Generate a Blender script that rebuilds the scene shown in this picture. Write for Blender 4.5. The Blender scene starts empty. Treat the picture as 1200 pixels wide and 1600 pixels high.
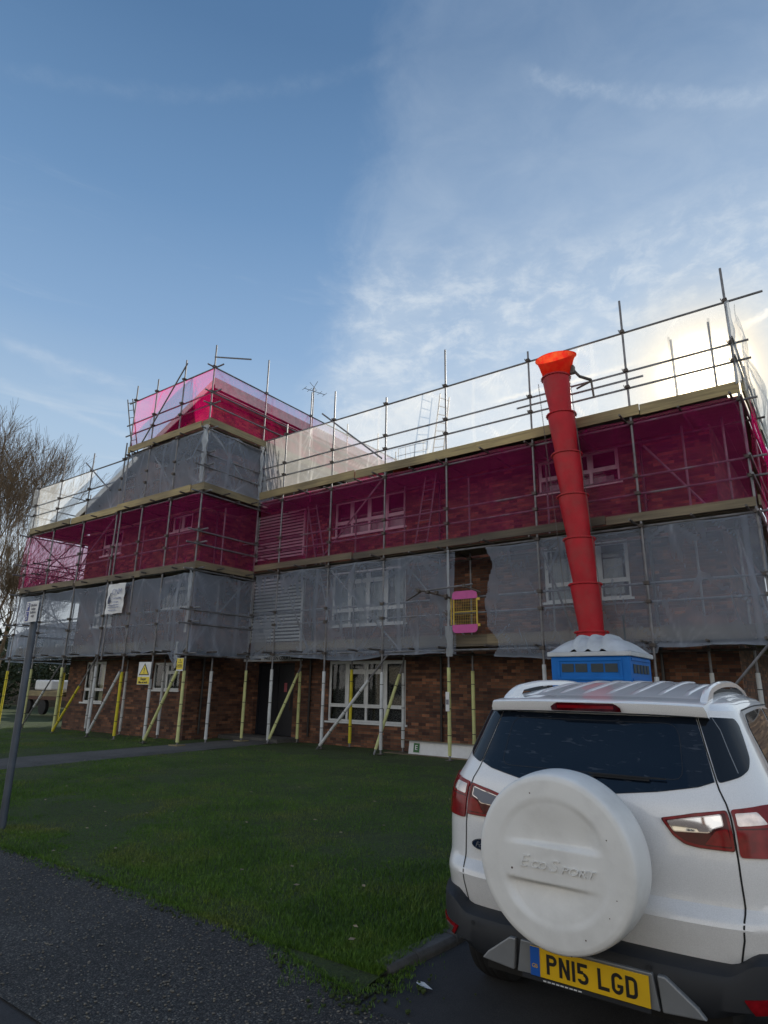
NORTH_FILL = (14.0, 13.6, 13.0)
import bpy, bmesh, math, random
from mathutils import Vector, Matrix, noise
from mathutils.bvhtree import BVHTree
random.seed(7)
R = math.radians
scn = bpy.context.scene
COL = scn.collection

# ------------------------------------------------------------------ helpers
def link(o, parent=None):
    COL.objects.link(o)
    if parent is not None:
        o.parent = parent
        o.matrix_parent_inverse = Matrix.Translation(-parent.matrix_world.translation) if False else Matrix()
        o.location = o.location - parent.location if parent.parent is None else o.location
    return o

def thing(name, label, cat, loc=(0, 0, 0), group=None):
    o = bpy.data.objects.new(name, None)
    o.empty_display_size = 0.2
    COL.objects.link(o)
    o.location = loc
    o['label'] = label
    o['category'] = cat
    if group:
        o['group'] = group
    return o

def tag(o, label, cat, group=None, kind=None):
    if label: o['label'] = label
    if cat: o['category'] = cat
    if group: o['group'] = group
    if kind: o['kind'] = kind
    return o

def root_off(parent):
    """world offset of a parent chain made only of translations"""
    v = Vector((0, 0, 0))
    p = parent
    while p is not None:
        v += Vector(p.location)
        p = p.parent
    return v

def mesh_obj(name, verts, faces, mat, parent=None, smooth=False):
    """verts are world coordinates; the object is linked and parented"""
    off = root_off(parent)
    me = bpy.data.meshes.new(name)
    me.from_pydata([(v[0] - off.x, v[1] - off.y, v[2] - off.z) for v in verts], [], faces)
    me.update()
    o = bpy.data.objects.new(name, me)
    COL.objects.link(o)
    if parent is not None:
        o.parent = parent
    if mat is not None:
        for m in (mat if isinstance(mat, (list, tuple)) else [mat]):
            me.materials.append(m)
    if smooth:
        for p in me.polygons:
            p.use_smooth = True
    return o

class MB:
    def __init__(s):
        s.v = []; s.f = []
    def box(s, x0, x1, y0, y1, z0, z1):
        n = len(s.v)
        s.v += [(x0, y0, z0), (x1, y0, z0), (x1, y1, z0), (x0, y1, z0), (x0, y0, z1), (x1, y0, z1), (x1, y1, z1), (x0, y1, z1)]
        s.f += [(n, n+3, n+2, n+1), (n+4, n+5, n+6, n+7), (n, n+1, n+5, n+4), (n+1, n+2, n+6, n+5), (n+2, n+3, n+7, n+6), (n+3, n, n+4, n+7)]
        return s
    def tube(s, p, q, r, r2=None, seg=8, cap=True):
        p = Vector(p); q = Vector(q); d = (q - p)
        if d.length < 1e-6: return s
        d.normalize()
        a = d.orthogonal().normalized(); b = d.cross(a)
        n = len(s.v); r2 = r if r2 is None else r2
        for c, rr in ((p, r), (q, r2)):
            for k in range(seg):
                t = 2*math.pi*k/seg
                s.v.append(tuple(c + a*math.cos(t)*rr + b*math.sin(t)*rr))
        for k in range(seg):
            s.f.append((n+k, n+(k+1) % seg, n+seg+(k+1) % seg, n+seg+k))
        if cap:
            s.f.append(tuple(n+seg-1-k for k in range(seg)))
            s.f.append(tuple(n+seg+k for k in range(seg)))
        return s
    def path(s, pts, r, seg=6):
        for a, b in zip(pts[:-1], pts[1:]):
            s.tube(a, b, r, seg=seg)
        return s
    def lathe(s, c, prof, seg=32, axis='z', cap0=False, cap1=False):
        n = len(s.v)
        for (rr, h) in prof:
            for k in range(seg):
                t = 2*math.pi*k/seg
                if axis == 'z': s.v.append((c[0]+rr*math.cos(t), c[1]+rr*math.sin(t), c[2]+h))
                elif axis == 'y': s.v.append((c[0]+rr*math.cos(t), c[1]+h, c[2]+rr*math.sin(t)))
                else: s.v.append((c[0]+h, c[1]+rr*math.cos(t), c[2]+rr*math.sin(t)))
        for i in range(len(prof)-1):
            for k in range(seg):
                a = n+i*seg+k; b = n+i*seg+(k+1) % seg
                s.f.append((a, b, b+seg, a+seg))
        if cap0: s.f.append(tuple(n+k for k in range(seg)))
        if cap1: s.f.append(tuple(n+(len(prof)-1)*seg+k for k in range(seg)))
        return s
    def quad(s, a, b, c, d):
        n = len(s.v); s.v += [tuple(a), tuple(b), tuple(c), tuple(d)]; s.f.append((n, n+1, n+2, n+3)); return s
    def prism(s, pts, d):
        """polygon pts (3D, planar) extruded by vector d"""
        n = len(s.v); m = len(pts)
        s.v += [tuple(p) for p in pts] + [tuple(Vector(p)+Vector(d)) for p in pts]
        s.f.append(tuple(range(n, n+m))); s.f.append(tuple(range(n+2*m-1, n+m-1, -1)))
        for k in range(m):
            s.f.append((n+k, n+(k+1) % m, n+m+(k+1) % m, n+m+k))
        return s
    def build(s, name, mat, parent=None, smooth=False, bevel=0):
        o = mesh_obj(name, s.v, s.f, mat, parent, smooth)
        bm = bmesh.new(); bm.from_mesh(o.data)
        bmesh.ops.recalc_face_normals(bm, faces=bm.faces)
        bm.to_mesh(o.data); bm.free()
        if bevel:
            m = o.modifiers.new('bevel', 'BEVEL'); m.width = bevel; m.segments = 2; m.limit_method = 'ANGLE'
        if smooth: autosmooth(o)
        return o

def autosmooth(o, ang=40):
    me = o.data
    bm = bmesh.new(); bm.from_mesh(me)
    for f in bm.faces: f.smooth = True
    for e in bm.edges:
        if len(e.link_faces) == 2 and e.calc_face_angle(0) > R(ang): e.smooth = False
    bm.to_mesh(me); bm.free()

def text_obj(name, s, size, loc, mat, parent=None, xs=1.0, extrude=0.001, offset=0.0, align='CENTER', rot=(math.pi/2, 0, 0), shear=0, bevel=0, space=1.0):
    cu = bpy.data.curves.new(name, 'FONT')
    cu.body = s; cu.size = size; cu.align_x = align; cu.align_y = 'CENTER'
    cu.extrude = extrude; cu.offset = offset; cu.shear = shear; cu.resolution_u = 3; cu.bevel_depth = bevel; cu.space_character = space
    t = bpy.data.objects.new(name+'_curve', cu)
    COL.objects.link(t)
    dg = bpy.context.evaluated_depsgraph_get()
    me = bpy.data.meshes.new_from_object(t.evaluated_get(dg))
    bpy.data.objects.remove(t); bpy.data.curves.remove(cu)
    M = Matrix.Translation(Vector(loc) - root_off(parent)) @ Matrix.Rotation(rot[2], 4, 'Z') @ Matrix.Rotation(rot[1], 4, 'Y') @ Matrix.Rotation(rot[0], 4, 'X') @ Matrix.Diagonal((xs, 1, 1, 1))
    me.transform(M)
    me.materials.clear(); me.materials.append(mat)
    me.name = name
    o = bpy.data.objects.new(name, me); COL.objects.link(o)
    if parent is not None: o.parent = parent
    return o

# ------------------------------------------------------------------ materials
def new_mat(name):
    m = bpy.data.materials.new(name); m.use_nodes = True
    nt = m.node_tree; nt.nodes.clear()
    out = nt.nodes.new('ShaderNodeOutputMaterial')
    return m, nt, out

def N(nt, t, **kw):
    n = nt.nodes.new(t)
    for k, v in kw.items():
        if k.startswith('i_'):
            n.inputs[k[2:].replace('_', ' ')].default_value = v
        else:
            setattr(n, k, v)
    return n

def ramp(nt, fac, stops):
    r = nt.nodes.new('ShaderNodeValToRGB')
    el = r.color_ramp.elements
    while len(el) < len(stops): el.new(0.5)
    for e, (p, c) in zip(el, stops):
        e.position = p; e.color = c if len(c) == 4 else (*c, 1)
    nt.links.new(fac, r.inputs[0])
    return r

def pmat(name, col, rough=0.6, metal=0.0, var=0.15, scale=8.0, bump=0.0, bscale=60.0, coat=0.0, col2=None, spec=0.5, emis=None, dirt=0.0):
    m, nt, out = new_mat(name)
    b = N(nt, 'ShaderNodeBsdfPrincipled')
    tc = N(nt, 'ShaderNodeTexCoord')
    nz = N(nt, 'ShaderNodeTexNoise'); nz.inputs['Scale'].default_value = scale; nz.inputs['Detail'].default_value = 5
    nt.links.new(tc.outputs['Object'], nz.inputs['Vector'])
    c2 = col2 if col2 else tuple(min(1, c*(1+var)) for c in col)
    c1 = col if col2 else tuple(c*(1-var) for c in col)
    r = ramp(nt, nz.outputs['Fac'], [(0.3, c1), (0.7, c2)])
    last = r.outputs[0]
    if dirt > 0:
        nd = N(nt, 'ShaderNodeTexNoise'); nd.inputs['Scale'].default_value = scale*0.35; nd.inputs['Detail'].default_value = 8; nd.inputs['Roughness'].default_value = .7
        nt.links.new(tc.outputs['Object'], nd.inputs['Vector'])
        rr = ramp(nt, nd.outputs['Fac'], [(0.48, (0, 0, 0)), (0.7, (dirt, dirt, dirt))])
        mx = N(nt, 'ShaderNodeMixRGB'); mx.inputs[2].default_value = (0.12, 0.10, 0.08, 1)
        nt.links.new(rr.outputs[0], mx.inputs[0]); nt.links.new(last, mx.inputs[1]); last = mx.outputs[0]
    nt.links.new(last, b.inputs['Base Color'])
    b.inputs['Roughness'].default_value = rough; b.inputs['Metallic'].default_value = metal
    b.inputs['Coat Weight'].default_value = coat; b.inputs['Coat Roughness'].default_value = 0.04
    b.inputs['Specular IOR Level'].default_value = spec
    if bump > 0:
        n2 = N(nt, 'ShaderNodeTexNoise'); n2.inputs['Scale'].default_value = bscale; n2.inputs['Detail'].default_value = 4
        nt.links.new(tc.outputs['Object'], n2.inputs['Vector'])
        bp = N(nt, 'ShaderNodeBump'); bp.inputs['Strength'].default_value = bump; bp.inputs['Distance'].default_value = 0.01
        nt.links.new(n2.outputs['Fac'], bp.inputs['Height']); nt.links.new(bp.outputs[0], b.inputs['Normal'])
    nt.links.new(b.outputs[0], out.inputs[0])
    return m

def brick_mat(name, c1, c2, mortar, dark=1.0):
    m, nt, out = new_mat(name)
    b = N(nt, 'ShaderNodeBsdfPrincipled'); b.inputs['Roughness'].default_value = 0.88
    g = N(nt, 'ShaderNodeNewGeometry'); sp = N(nt, 'ShaderNodeSeparateXYZ'); cb = N(nt, 'ShaderNodeCombineXYZ')
    ad = N(nt, 'ShaderNodeMath', operation='ADD')
    nt.links.new(g.outputs['Position'], sp.inputs[0])
    nt.links.new(sp.outputs[0], ad.inputs[0]); nt.links.new(sp.outputs[1], ad.inputs[1])
    nt.links.new(ad.outputs[0], cb.inputs[0]); nt.links.new(sp.outputs[2], cb.inputs[1])
    br = N(nt, 'ShaderNodeTexBrick')
    br.inputs['Scale'].default_value = 1.0; br.inputs['Brick Width'].default_value = 0.225; br.inputs['Row Height'].default_value = 0.075
    br.inputs['Mortar Size'].default_value = 0.008; br.inputs['Mortar Smooth'].default_value = 0.3; br.inputs['Bias'].default_value = -0.1
    br.inputs['Color1'].default_value = (*c1, 1); br.inputs['Color2'].default_value = (*c2, 1); br.inputs['Mortar'].default_value = (*mortar, 1)
    nt.links.new(cb.outputs[0], br.inputs['Vector'])
    # per brick variation and weathering
    def mm(op, a, bb):
        n = N(nt, 'ShaderNodeMath', operation=op)
        for q, x in enumerate((a, bb)):
            if x is None: continue
            if isinstance(x, (int, float)): n.inputs[q].default_value = x
            else: nt.links.new(x, n.inputs[q])
        return n.outputs[0]
    row = mm('FLOOR', mm('DIVIDE', sp.outputs[2], 0.075), None)
    odd = mm('FLOORED_MODULO', row, 2.0)
    colm = mm('FLOOR', mm('DIVIDE', mm('ADD', ad.outputs[0], mm('MULTIPLY', odd, 0.1125)), 0.225), None)
    cid = N(nt, 'ShaderNodeCombineXYZ'); nt.links.new(colm, cid.inputs[0]); nt.links.new(row, cid.inputs[1])
    wn = N(nt, 'ShaderNodeTexWhiteNoise', noise_dimensions='2D'); nt.links.new(cid.outputs[0], wn.inputs['Vector'])
    r1 = ramp(nt, wn.outputs['Value'], [(0.0, (0.45, 0.42, 0.48)), (0.35, (0.85, 0.82, 0.82)), (0.72, (1.15, 1.1, 1.0)), (0.9, (1.6, 1.45, 1.2)), (1.0, (2.1, 1.9, 1.6))])
    mu = N(nt, 'ShaderNodeMixRGB', blend_type='MULTIPLY'); mu.inputs[0].default_value = 1
    nt.links.new(br.outputs['Color'], mu.inputs[1]); nt.links.new(r1.outputs[0], mu.inputs[2])
    n3 = N(nt, 'ShaderNodeTexNoise'); n3.inputs['Scale'].default_value = 0.8; n3.inputs['Detail'].default_value = 6
    nt.links.new(g.outputs['Position'], n3.inputs['Vector'])
    r3 = ramp(nt, n3.outputs['Fac'], [(0.3, (0.65*dark,)*3), (0.7, (1.1*dark,)*3)])
    m2 = N(nt, 'ShaderNodeMixRGB', blend_type='MULTIPLY'); m2.inputs[0].default_value = 1
    nt.links.new(mu.outputs[0], m2.inputs[1]); nt.links.new(r3.outputs[0], m2.inputs[2])
    nt.links.new(m2.outputs[0], b.inputs['Base Color'])
    bp = N(nt, 'ShaderNodeBump'); bp.inputs['Strength'].default_value = 0.6; bp.inputs['Distance'].default_value = 0.008; bp.invert = True
    nt.links.new(br.outputs['Fac'], bp.inputs['Height']); nt.links.new(bp.outputs[0], b.inputs['Normal'])
    nt.links.new(b.outputs[0], out.inputs[0])
    return m

FOLDK = 0.30
def net_mat(name, col, dens, through=(1, 1, 1), tr=0.5, wr=0.25):
    """fine debris netting: partly see-through, folds read denser"""
    m, nt, out = new_mat(name)
    g = N(nt, 'ShaderNodeNewGeometry')
    mp = N(nt, 'ShaderNodeMapping'); mp.inputs['Scale'].default_value = (1.5, 1.5, 0.35); mp.inputs['Rotation'].default_value = (0.15, 0.45, 0.2)
    nz = N(nt, 'ShaderNodeTexNoise'); nz.inputs['Scale'].default_value = 1.6; nz.inputs['Detail'].default_value = 2; nz.inputs['Distortion'].default_value = 0.3
    nt.links.new(g.outputs['Position'], mp.inputs[0]); nt.links.new(mp.outputs[0], nz.inputs['Vector'])
    # thin crease lines
    ab = N(nt, 'ShaderNodeMath', operation='SUBTRACT'); ab.inputs[1].default_value = 0.5; nt.links.new(nz.outputs['Fac'], ab.inputs[0])
    a2 = N(nt, 'ShaderNodeMath', operation='ABSOLUTE'); nt.links.new(ab.outputs[0], a2.inputs[0])
    cr = N(nt, 'ShaderNodeMapRange'); cr.inputs['From Min'].default_value = 0.0; cr.inputs['From Max'].default_value = 0.05; cr.inputs['To Min'].default_value = wr*0.22; cr.inputs['To Max'].default_value = 0
    nt.links.new(a2.outputs[0], cr.inputs[0])
    n2 = N(nt, 'ShaderNodeTexNoise'); n2.inputs['Scale'].default_value = 0.9; n2.inputs['Detail'].default_value = 3
    nt.links.new(g.outputs['Position'], n2.inputs['Vector'])
    md = N(nt, 'ShaderNodeMapRange'); md.inputs['From Min'].default_value = 0.3; md.inputs['From Max'].default_value = 0.7
    md.inputs['To Min'].default_value = max(0, dens-wr*0.35); md.inputs['To Max'].default_value = dens+wr*0.35
    nt.links.new(n2.outputs['Fac'], md.inputs[0])
    ad = N(nt, 'ShaderNodeMath', operation='ADD', use_clamp=True); nt.links.new(md.outputs[0], ad.inputs[0]); nt.links.new(cr.outputs[0], ad.inputs[1])
    # seen at a shallow angle the weave closes up
    lw = N(nt, 'ShaderNodeLayerWeight'); lw.inputs['Blend'].default_value = 0.25
    m3 = N(nt, 'ShaderNodeMath', operation='MULTIPLY_ADD', use_clamp=True); m3.inputs[1].default_value = 0.08
    nt.links.new(lw.outputs['Facing'], m3.inputs[0]); nt.links.new(ad.outputs[0], m3.inputs[2])
    at = N(nt, 'ShaderNodeAttribute'); at.attribute_name = 'fold'
    m4 = N(nt, 'ShaderNodeMath', operation='MULTIPLY_ADD', use_clamp=True); m4.inputs[1].default_value = FOLDK
    nt.links.new(at.outputs['Fac'], m4.inputs[0]); nt.links.new(m3.outputs[0], m4.inputs[2]); m3 = m4
    tp = N(nt, 'ShaderNodeBsdfTransparent'); tp.inputs[0].default_value = (*through, 1)
    df = N(nt, 'ShaderNodeBsdfDiffuse'); df.inputs[0].default_value = (*col, 1)
    tl = N(nt, 'ShaderNodeBsdfTranslucent'); tl.inputs[0].default_value = (*col, 1)
    m1 = N(nt, 'ShaderNodeMixShader'); m1.inputs[0].default_value = tr
    nt.links.new(df.outputs[0], m1.inputs[1]); nt.links.new(tl.outputs[0], m1.inputs[2])
    mx = N(nt, 'ShaderNodeMixShader')
    nt.links.new(m3.outputs[0], mx.inputs[0]); nt.links.new(tp.outputs[0], mx.inputs[1]); nt.links.new(m1.outputs[0], mx.inputs[2])
    nt.links.new(mx.outputs[0], out.inputs[0])
    return m

def wood_mat(name, c1, c2):
    m, nt, out = new_mat(name)
    b = N(nt, 'ShaderNodeBsdfPrincipled'); b.inputs['Roughness'].default_value = 0.8
    g = N(nt, 'ShaderNodeNewGeometry'); mp = N(nt, 'ShaderNodeMapping'); mp.inputs['Scale'].default_value = (0.5, 0.5, 9)
    nz = N(nt, 'ShaderNodeTexNoise'); nz.inputs['Scale'].default_value = 2.5; nz.inputs['Detail'].default_value = 8; nz.inputs['Roughness'].default_value = .65
    nt.links.new(g.outputs['Position'], mp.inputs[0]); nt.links.new(mp.outputs[0], nz.inputs['Vector'])
    r = ramp(nt, nz.outputs['Fac'], [(0.25, c1), (0.5, c2), (0.72, tuple(c*1.25 for c in c2))])
    n2 = N(nt, 'ShaderNodeTexNoise'); n2.inputs['Scale'].default_value = 0.6; nt.links.new(g.outputs['Position'], n2.inputs['Vector'])
    r2 = ramp(nt, n2.outputs['Fac'], [(0.35, (0.6, 0.6, 0.62)), (0.65, (1.1, 1.1, 1.0))])
    mu = N(nt, 'ShaderNodeMixRGB', blend_type='MULTIPLY'); mu.inputs[0].default_value = 1
    nt.links.new(r.outputs[0], mu.inputs[1]); nt.links.new(r2.outputs[0], mu.inputs[2])
    oi = N(nt, 'ShaderNodeObjectInfo'); r5 = ramp(nt, oi.outputs['Random'], [(0.0, (0.62, 0.62, 0.66)), (0.5, (0.95, 0.95, 0.95)), (1.0, (1.25, 1.2, 1.1))])
    mv = N(nt, 'ShaderNodeMixRGB', blend_type='MULTIPLY'); mv.inputs[0].default_value = 1
    nt.links.new(mu.outputs[0], mv.inputs[1]); nt.links.new(r5.outputs[0], mv.inputs[2]); nt.links.new(mv.outputs[0], b.inputs['Base Color'])
    nt.links.new(b.outputs[0], out.inputs[0])
    return m

def carpaint():
    m, nt, out = new_mat('white_paint')
    b = N(nt, 'ShaderNodeBsdfPrincipled'); b.inputs['Roughness'].default_value = 0.32; b.inputs['Coat Weight'].default_value = 1; b.inputs['Coat Roughness'].default_value = 0.05
    g = N(nt, 'ShaderNodeNewGeometry'); sp = N(nt, 'ShaderNodeSeparateXYZ'); nt.links.new(g.outputs['Position'], sp.inputs[0])
    nz = N(nt, 'ShaderNodeTexNoise'); nz.inputs['Scale'].default_value = 3.5; nz.inputs['Detail'].default_value = 8; nz.inputs['Roughness'].default_value = .7
    nt.links.new(g.outputs['Position'], nz.inputs['Vector'])
    # road film thickens low down
    mr = N(nt, 'ShaderNodeMapRange'); mr.inputs['From Min'].default_value = 1.25; mr.inputs['From Max'].default_value = 0.45; mr.inputs['To Min'].default_value = 0.0; mr.inputs['To Max'].default_value = 0.36
    nt.links.new(sp.outputs[2], mr.inputs[0])
    mm = N(nt, 'ShaderNodeMath', operation='MULTIPLY'); nt.links.new(mr.outputs[0], mm.inputs[0])
    r = ramp(nt, nz.outputs['Fac'], [(0.3, (0.35,)*3), (0.75, (1.2,)*3)]); nt.links.new(r.outputs[0], mm.inputs[1])
    mx = N(nt, 'ShaderNodeMixRGB'); mx.inputs[1].default_value = (0.87, 0.87, 0.87, 1); mx.inputs[2].default_value = (0.42, 0.39, 0.34, 1)
    nt.links.new(mm.outputs[0], mx.inputs[0])
    ns = N(nt, 'ShaderNodeTexNoise'); ns.inputs['Scale'].default_value = 260; nt.links.new(g.outputs['Position'], ns.inputs['Vector'])
    r2 = ramp(nt, ns.outputs['Fac'], [(0.3, (0.9,)*3), (0.65, (1.02,)*3)])
    mu = N(nt, 'ShaderNodeMixRGB', blend_type='MULTIPLY'); mu.inputs[0].default_value = 1
    nt.links.new(mx.outputs[0], mu.inputs[1]); nt.links.new(r2.outputs[0], mu.inputs[2]); nt.links.new(mu.outputs[0], b.inputs['Base Color'])
    rr = N(nt, 'ShaderNodeMapRange'); rr.inputs['To Min'].default_value = 0.03; rr.inputs['To Max'].default_value = 0.35
    nt.links.new(mm.outputs[0], rr.inputs[0]); nt.links.new(rr.outputs[0], b.inputs['Coat Roughness'])
    nt.links.new(b.outputs[0], out.inputs[0])
    return m

def cover_mat():
    m = pmat('cover_plastic', (0.77, 0.77, 0.75), rough=0.45, var=0.05, scale=5, bump=0.02, bscale=400, dirt=0.22)
    return m

def glass_mat(name, base=(0.01, 0.012, 0.015), rough=0.03, see=0.0):
    m, nt, out = new_mat(name)
    b = N(nt, 'ShaderNodeBsdfPrincipled'); b.inputs['Base Color'].default_value = (*base, 1); b.inputs['Roughness'].default_value = rough
    if see > 0:
        t = N(nt, 'ShaderNodeBsdfTransparent'); t.inputs[0].default_value = (0.85, 0.9, 0.88, 1)
        gl = N(nt, 'ShaderNodeBsdfGlossy'); gl.inputs['Roughness'].default_value = rough
        fr = N(nt, 'ShaderNodeFresnel'); fr.inputs[0].default_value = 1.48
        mx = N(nt, 'ShaderNodeMixShader'); nt.links.new(fr.outputs[0], mx.inputs[0]); nt.links.new(t.outputs[0], mx.inputs[1]); nt.links.new(gl.outputs[0], mx.inputs[2])
        nt.links.new(mx.outputs[0], out.inputs[0])
    else:
        nt.links.new(b.outputs[0], out.inputs[0])
    return m

def rear_glass_mat():
    m, nt, out = new_mat('rear_glass')
    b = N(nt, 'ShaderNodeBsdfPrincipled'); b.inputs['Roughness'].default_value = 0.06
    g = N(nt, 'ShaderNodeNewGeometry'); mp = N(nt, 'ShaderNodeMapping'); mp.inputs['Scale'].default_value = (13, 13, 60); mp.inputs['Rotation'].default_value = (0, 0.12, 0)
    nz = N(nt, 'ShaderNodeTexNoise'); nz.inputs['Scale'].default_value = 1.0; nz.inputs['Detail'].default_value = 3; nz.inputs['Distortion'].default_value = 0.5
    nt.links.new(g.outputs['Position'], mp.inputs[0]); nt.links.new(mp.outputs[0], nz.inputs['Vector'])
    r = ramp(nt, nz.outputs['Fac'], [(0.62, (0.006, 0.010, 0.018)), (0.74, (0.045, 0.052, 0.065))])
    nt.links.new(r.outputs[0], b.inputs['Base Color'])
    nt.links.new(b.outputs[0], out.inputs[0])
    return m

def ground_mat(name, kind):
    m, nt, out = new_mat(name)
    b = N(nt, 'ShaderNodeBsdfPrincipled'); b.inputs['Roughness'].default_value = 0.95
    g = N(nt, 'ShaderNodeNewGeometry')
    def nz(sc, det=6, rg=.6):
        n = N(nt, 'ShaderNodeTexNoise'); n.inputs['Scale'].default_value = sc; n.inputs['Detail'].default_value = det; n.inputs['Roughness'].default_value = rg
        nt.links.new(g.outputs['Position'], n.inputs['Vector']); return n
    def mulc(a, c):
        mu = N(nt, 'ShaderNodeMixRGB', blend_type='MULTIPLY'); mu.inputs[0].default_value = 1
        nt.links.new(a, mu.inputs[1]); nt.links.new(c, mu.inputs[2]); return mu.outputs[0]
    bp = N(nt, 'ShaderNodeBump')
    if kind == 'tarmac_stones':
        vo = N(nt, 'ShaderNodeTexVoronoi'); vo.inputs['Scale'].default_value = 92; nt.links.new(g.outputs['Position'], vo.inputs['Vector'])
        sx = N(nt, 'ShaderNodeSeparateColor'); nt.links.new(vo.outputs['Color'], sx.inputs[0])
        r = ramp(nt, sx.outputs[0], [(0.0, (0.034, 0.032, 0.030)), (0.55, (0.074, 0.069, 0.064)), (0.84, (0.11, 0.102, 0.092)), (0.965, (0.24, 0.215, 0.18))])
        rd = ramp(nt, vo.outputs['Distance'], [(0.2, (1, 1, 1)), (0.65, (0.35, 0.35, 0.35))])
        r2 = ramp(nt, nz(0.9).outputs['Fac'], [(0.35, (0.6,)*3), (0.65, (1.15,)*3)])
        nt.links.new(mulc(mulc(r.outputs[0], rd.outputs[0]), r2.outputs[0]), b.inputs['Base Color'])
        bp.invert = True; nt.links.new(vo.outputs['Distance'], bp.inputs['Height']); bp.inputs['Strength'].default_value = 0.9; bp.inputs['Distance'].default_value = 0.006
        b.inputs['Roughness'].default_value = 0.8
    elif kind == 'tarmac':
        r = ramp(nt, nz(180, 3).outputs['Fac'], [(0.3, (0.022, 0.022, 0.025)), (0.7, (0.065, 0.064, 0.066))])
        r2 = ramp(nt, nz(1.3).outputs['Fac'], [(0.35, (0.65,)*3), (0.65, (1.1,)*3)])
        nt.links.new(mulc(r.outputs[0], r2.outputs[0]), b.inputs['Base Color'])
        nt.links.new(nz(150, 4).outputs['Fac'], bp.inputs['Height']); bp.inputs['Strength'].default_value = 0.5; bp.inputs['Distance'].default_value = 0.004
    elif kind == 'concrete':
        r = ramp(nt, nz(14, 9, .7).outputs['Fac'], [(0.3, (0.075, 0.072, 0.07)), (0.7, (0.14, 0.137, 0.13))])
        r2 = ramp(nt, nz(0.8).outputs['Fac'], [(0.35, (0.6,)*3), (0.65, (1.05,)*3)])
        nt.links.new(mulc(r.outputs[0], r2.outputs[0]), b.inputs['Base Color'])
        nt.links.new(nz(60, 5).outputs['Fac'], bp.inputs['Height']); bp.inputs['Strength'].default_value = 0.4; bp.inputs['Distance'].default_value = 0.006
    else:
        r = ramp(nt, nz(26, 7, .7).outputs['Fac'], [(0.3, (0.022, 0.026, 0.010)), (0.55, (0.045, 0.075, 0.014)), (0.75, (0.075, 0.082, 0.030))])
        r2 = ramp(nt, nz(0.7).outputs['Fac'], [(0.35, (0.7,)*3), (0.65, (1.1,)*3)])
        nt.links.new(mulc(r.outputs[0], r2.outputs[0]), b.inputs['Base Color'])
        nt.links.new(nz(40, 6).outputs['Fac'], bp.inputs['Height']); bp.inputs['Strength'].default_value = 0.9; bp.inputs['Distance'].default_value = 0.03
    nt.links.new(bp.outputs[0], b.inputs['Normal'])
    nt.links.new(b.outputs[0], out.inputs[0])
    return m

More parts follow.
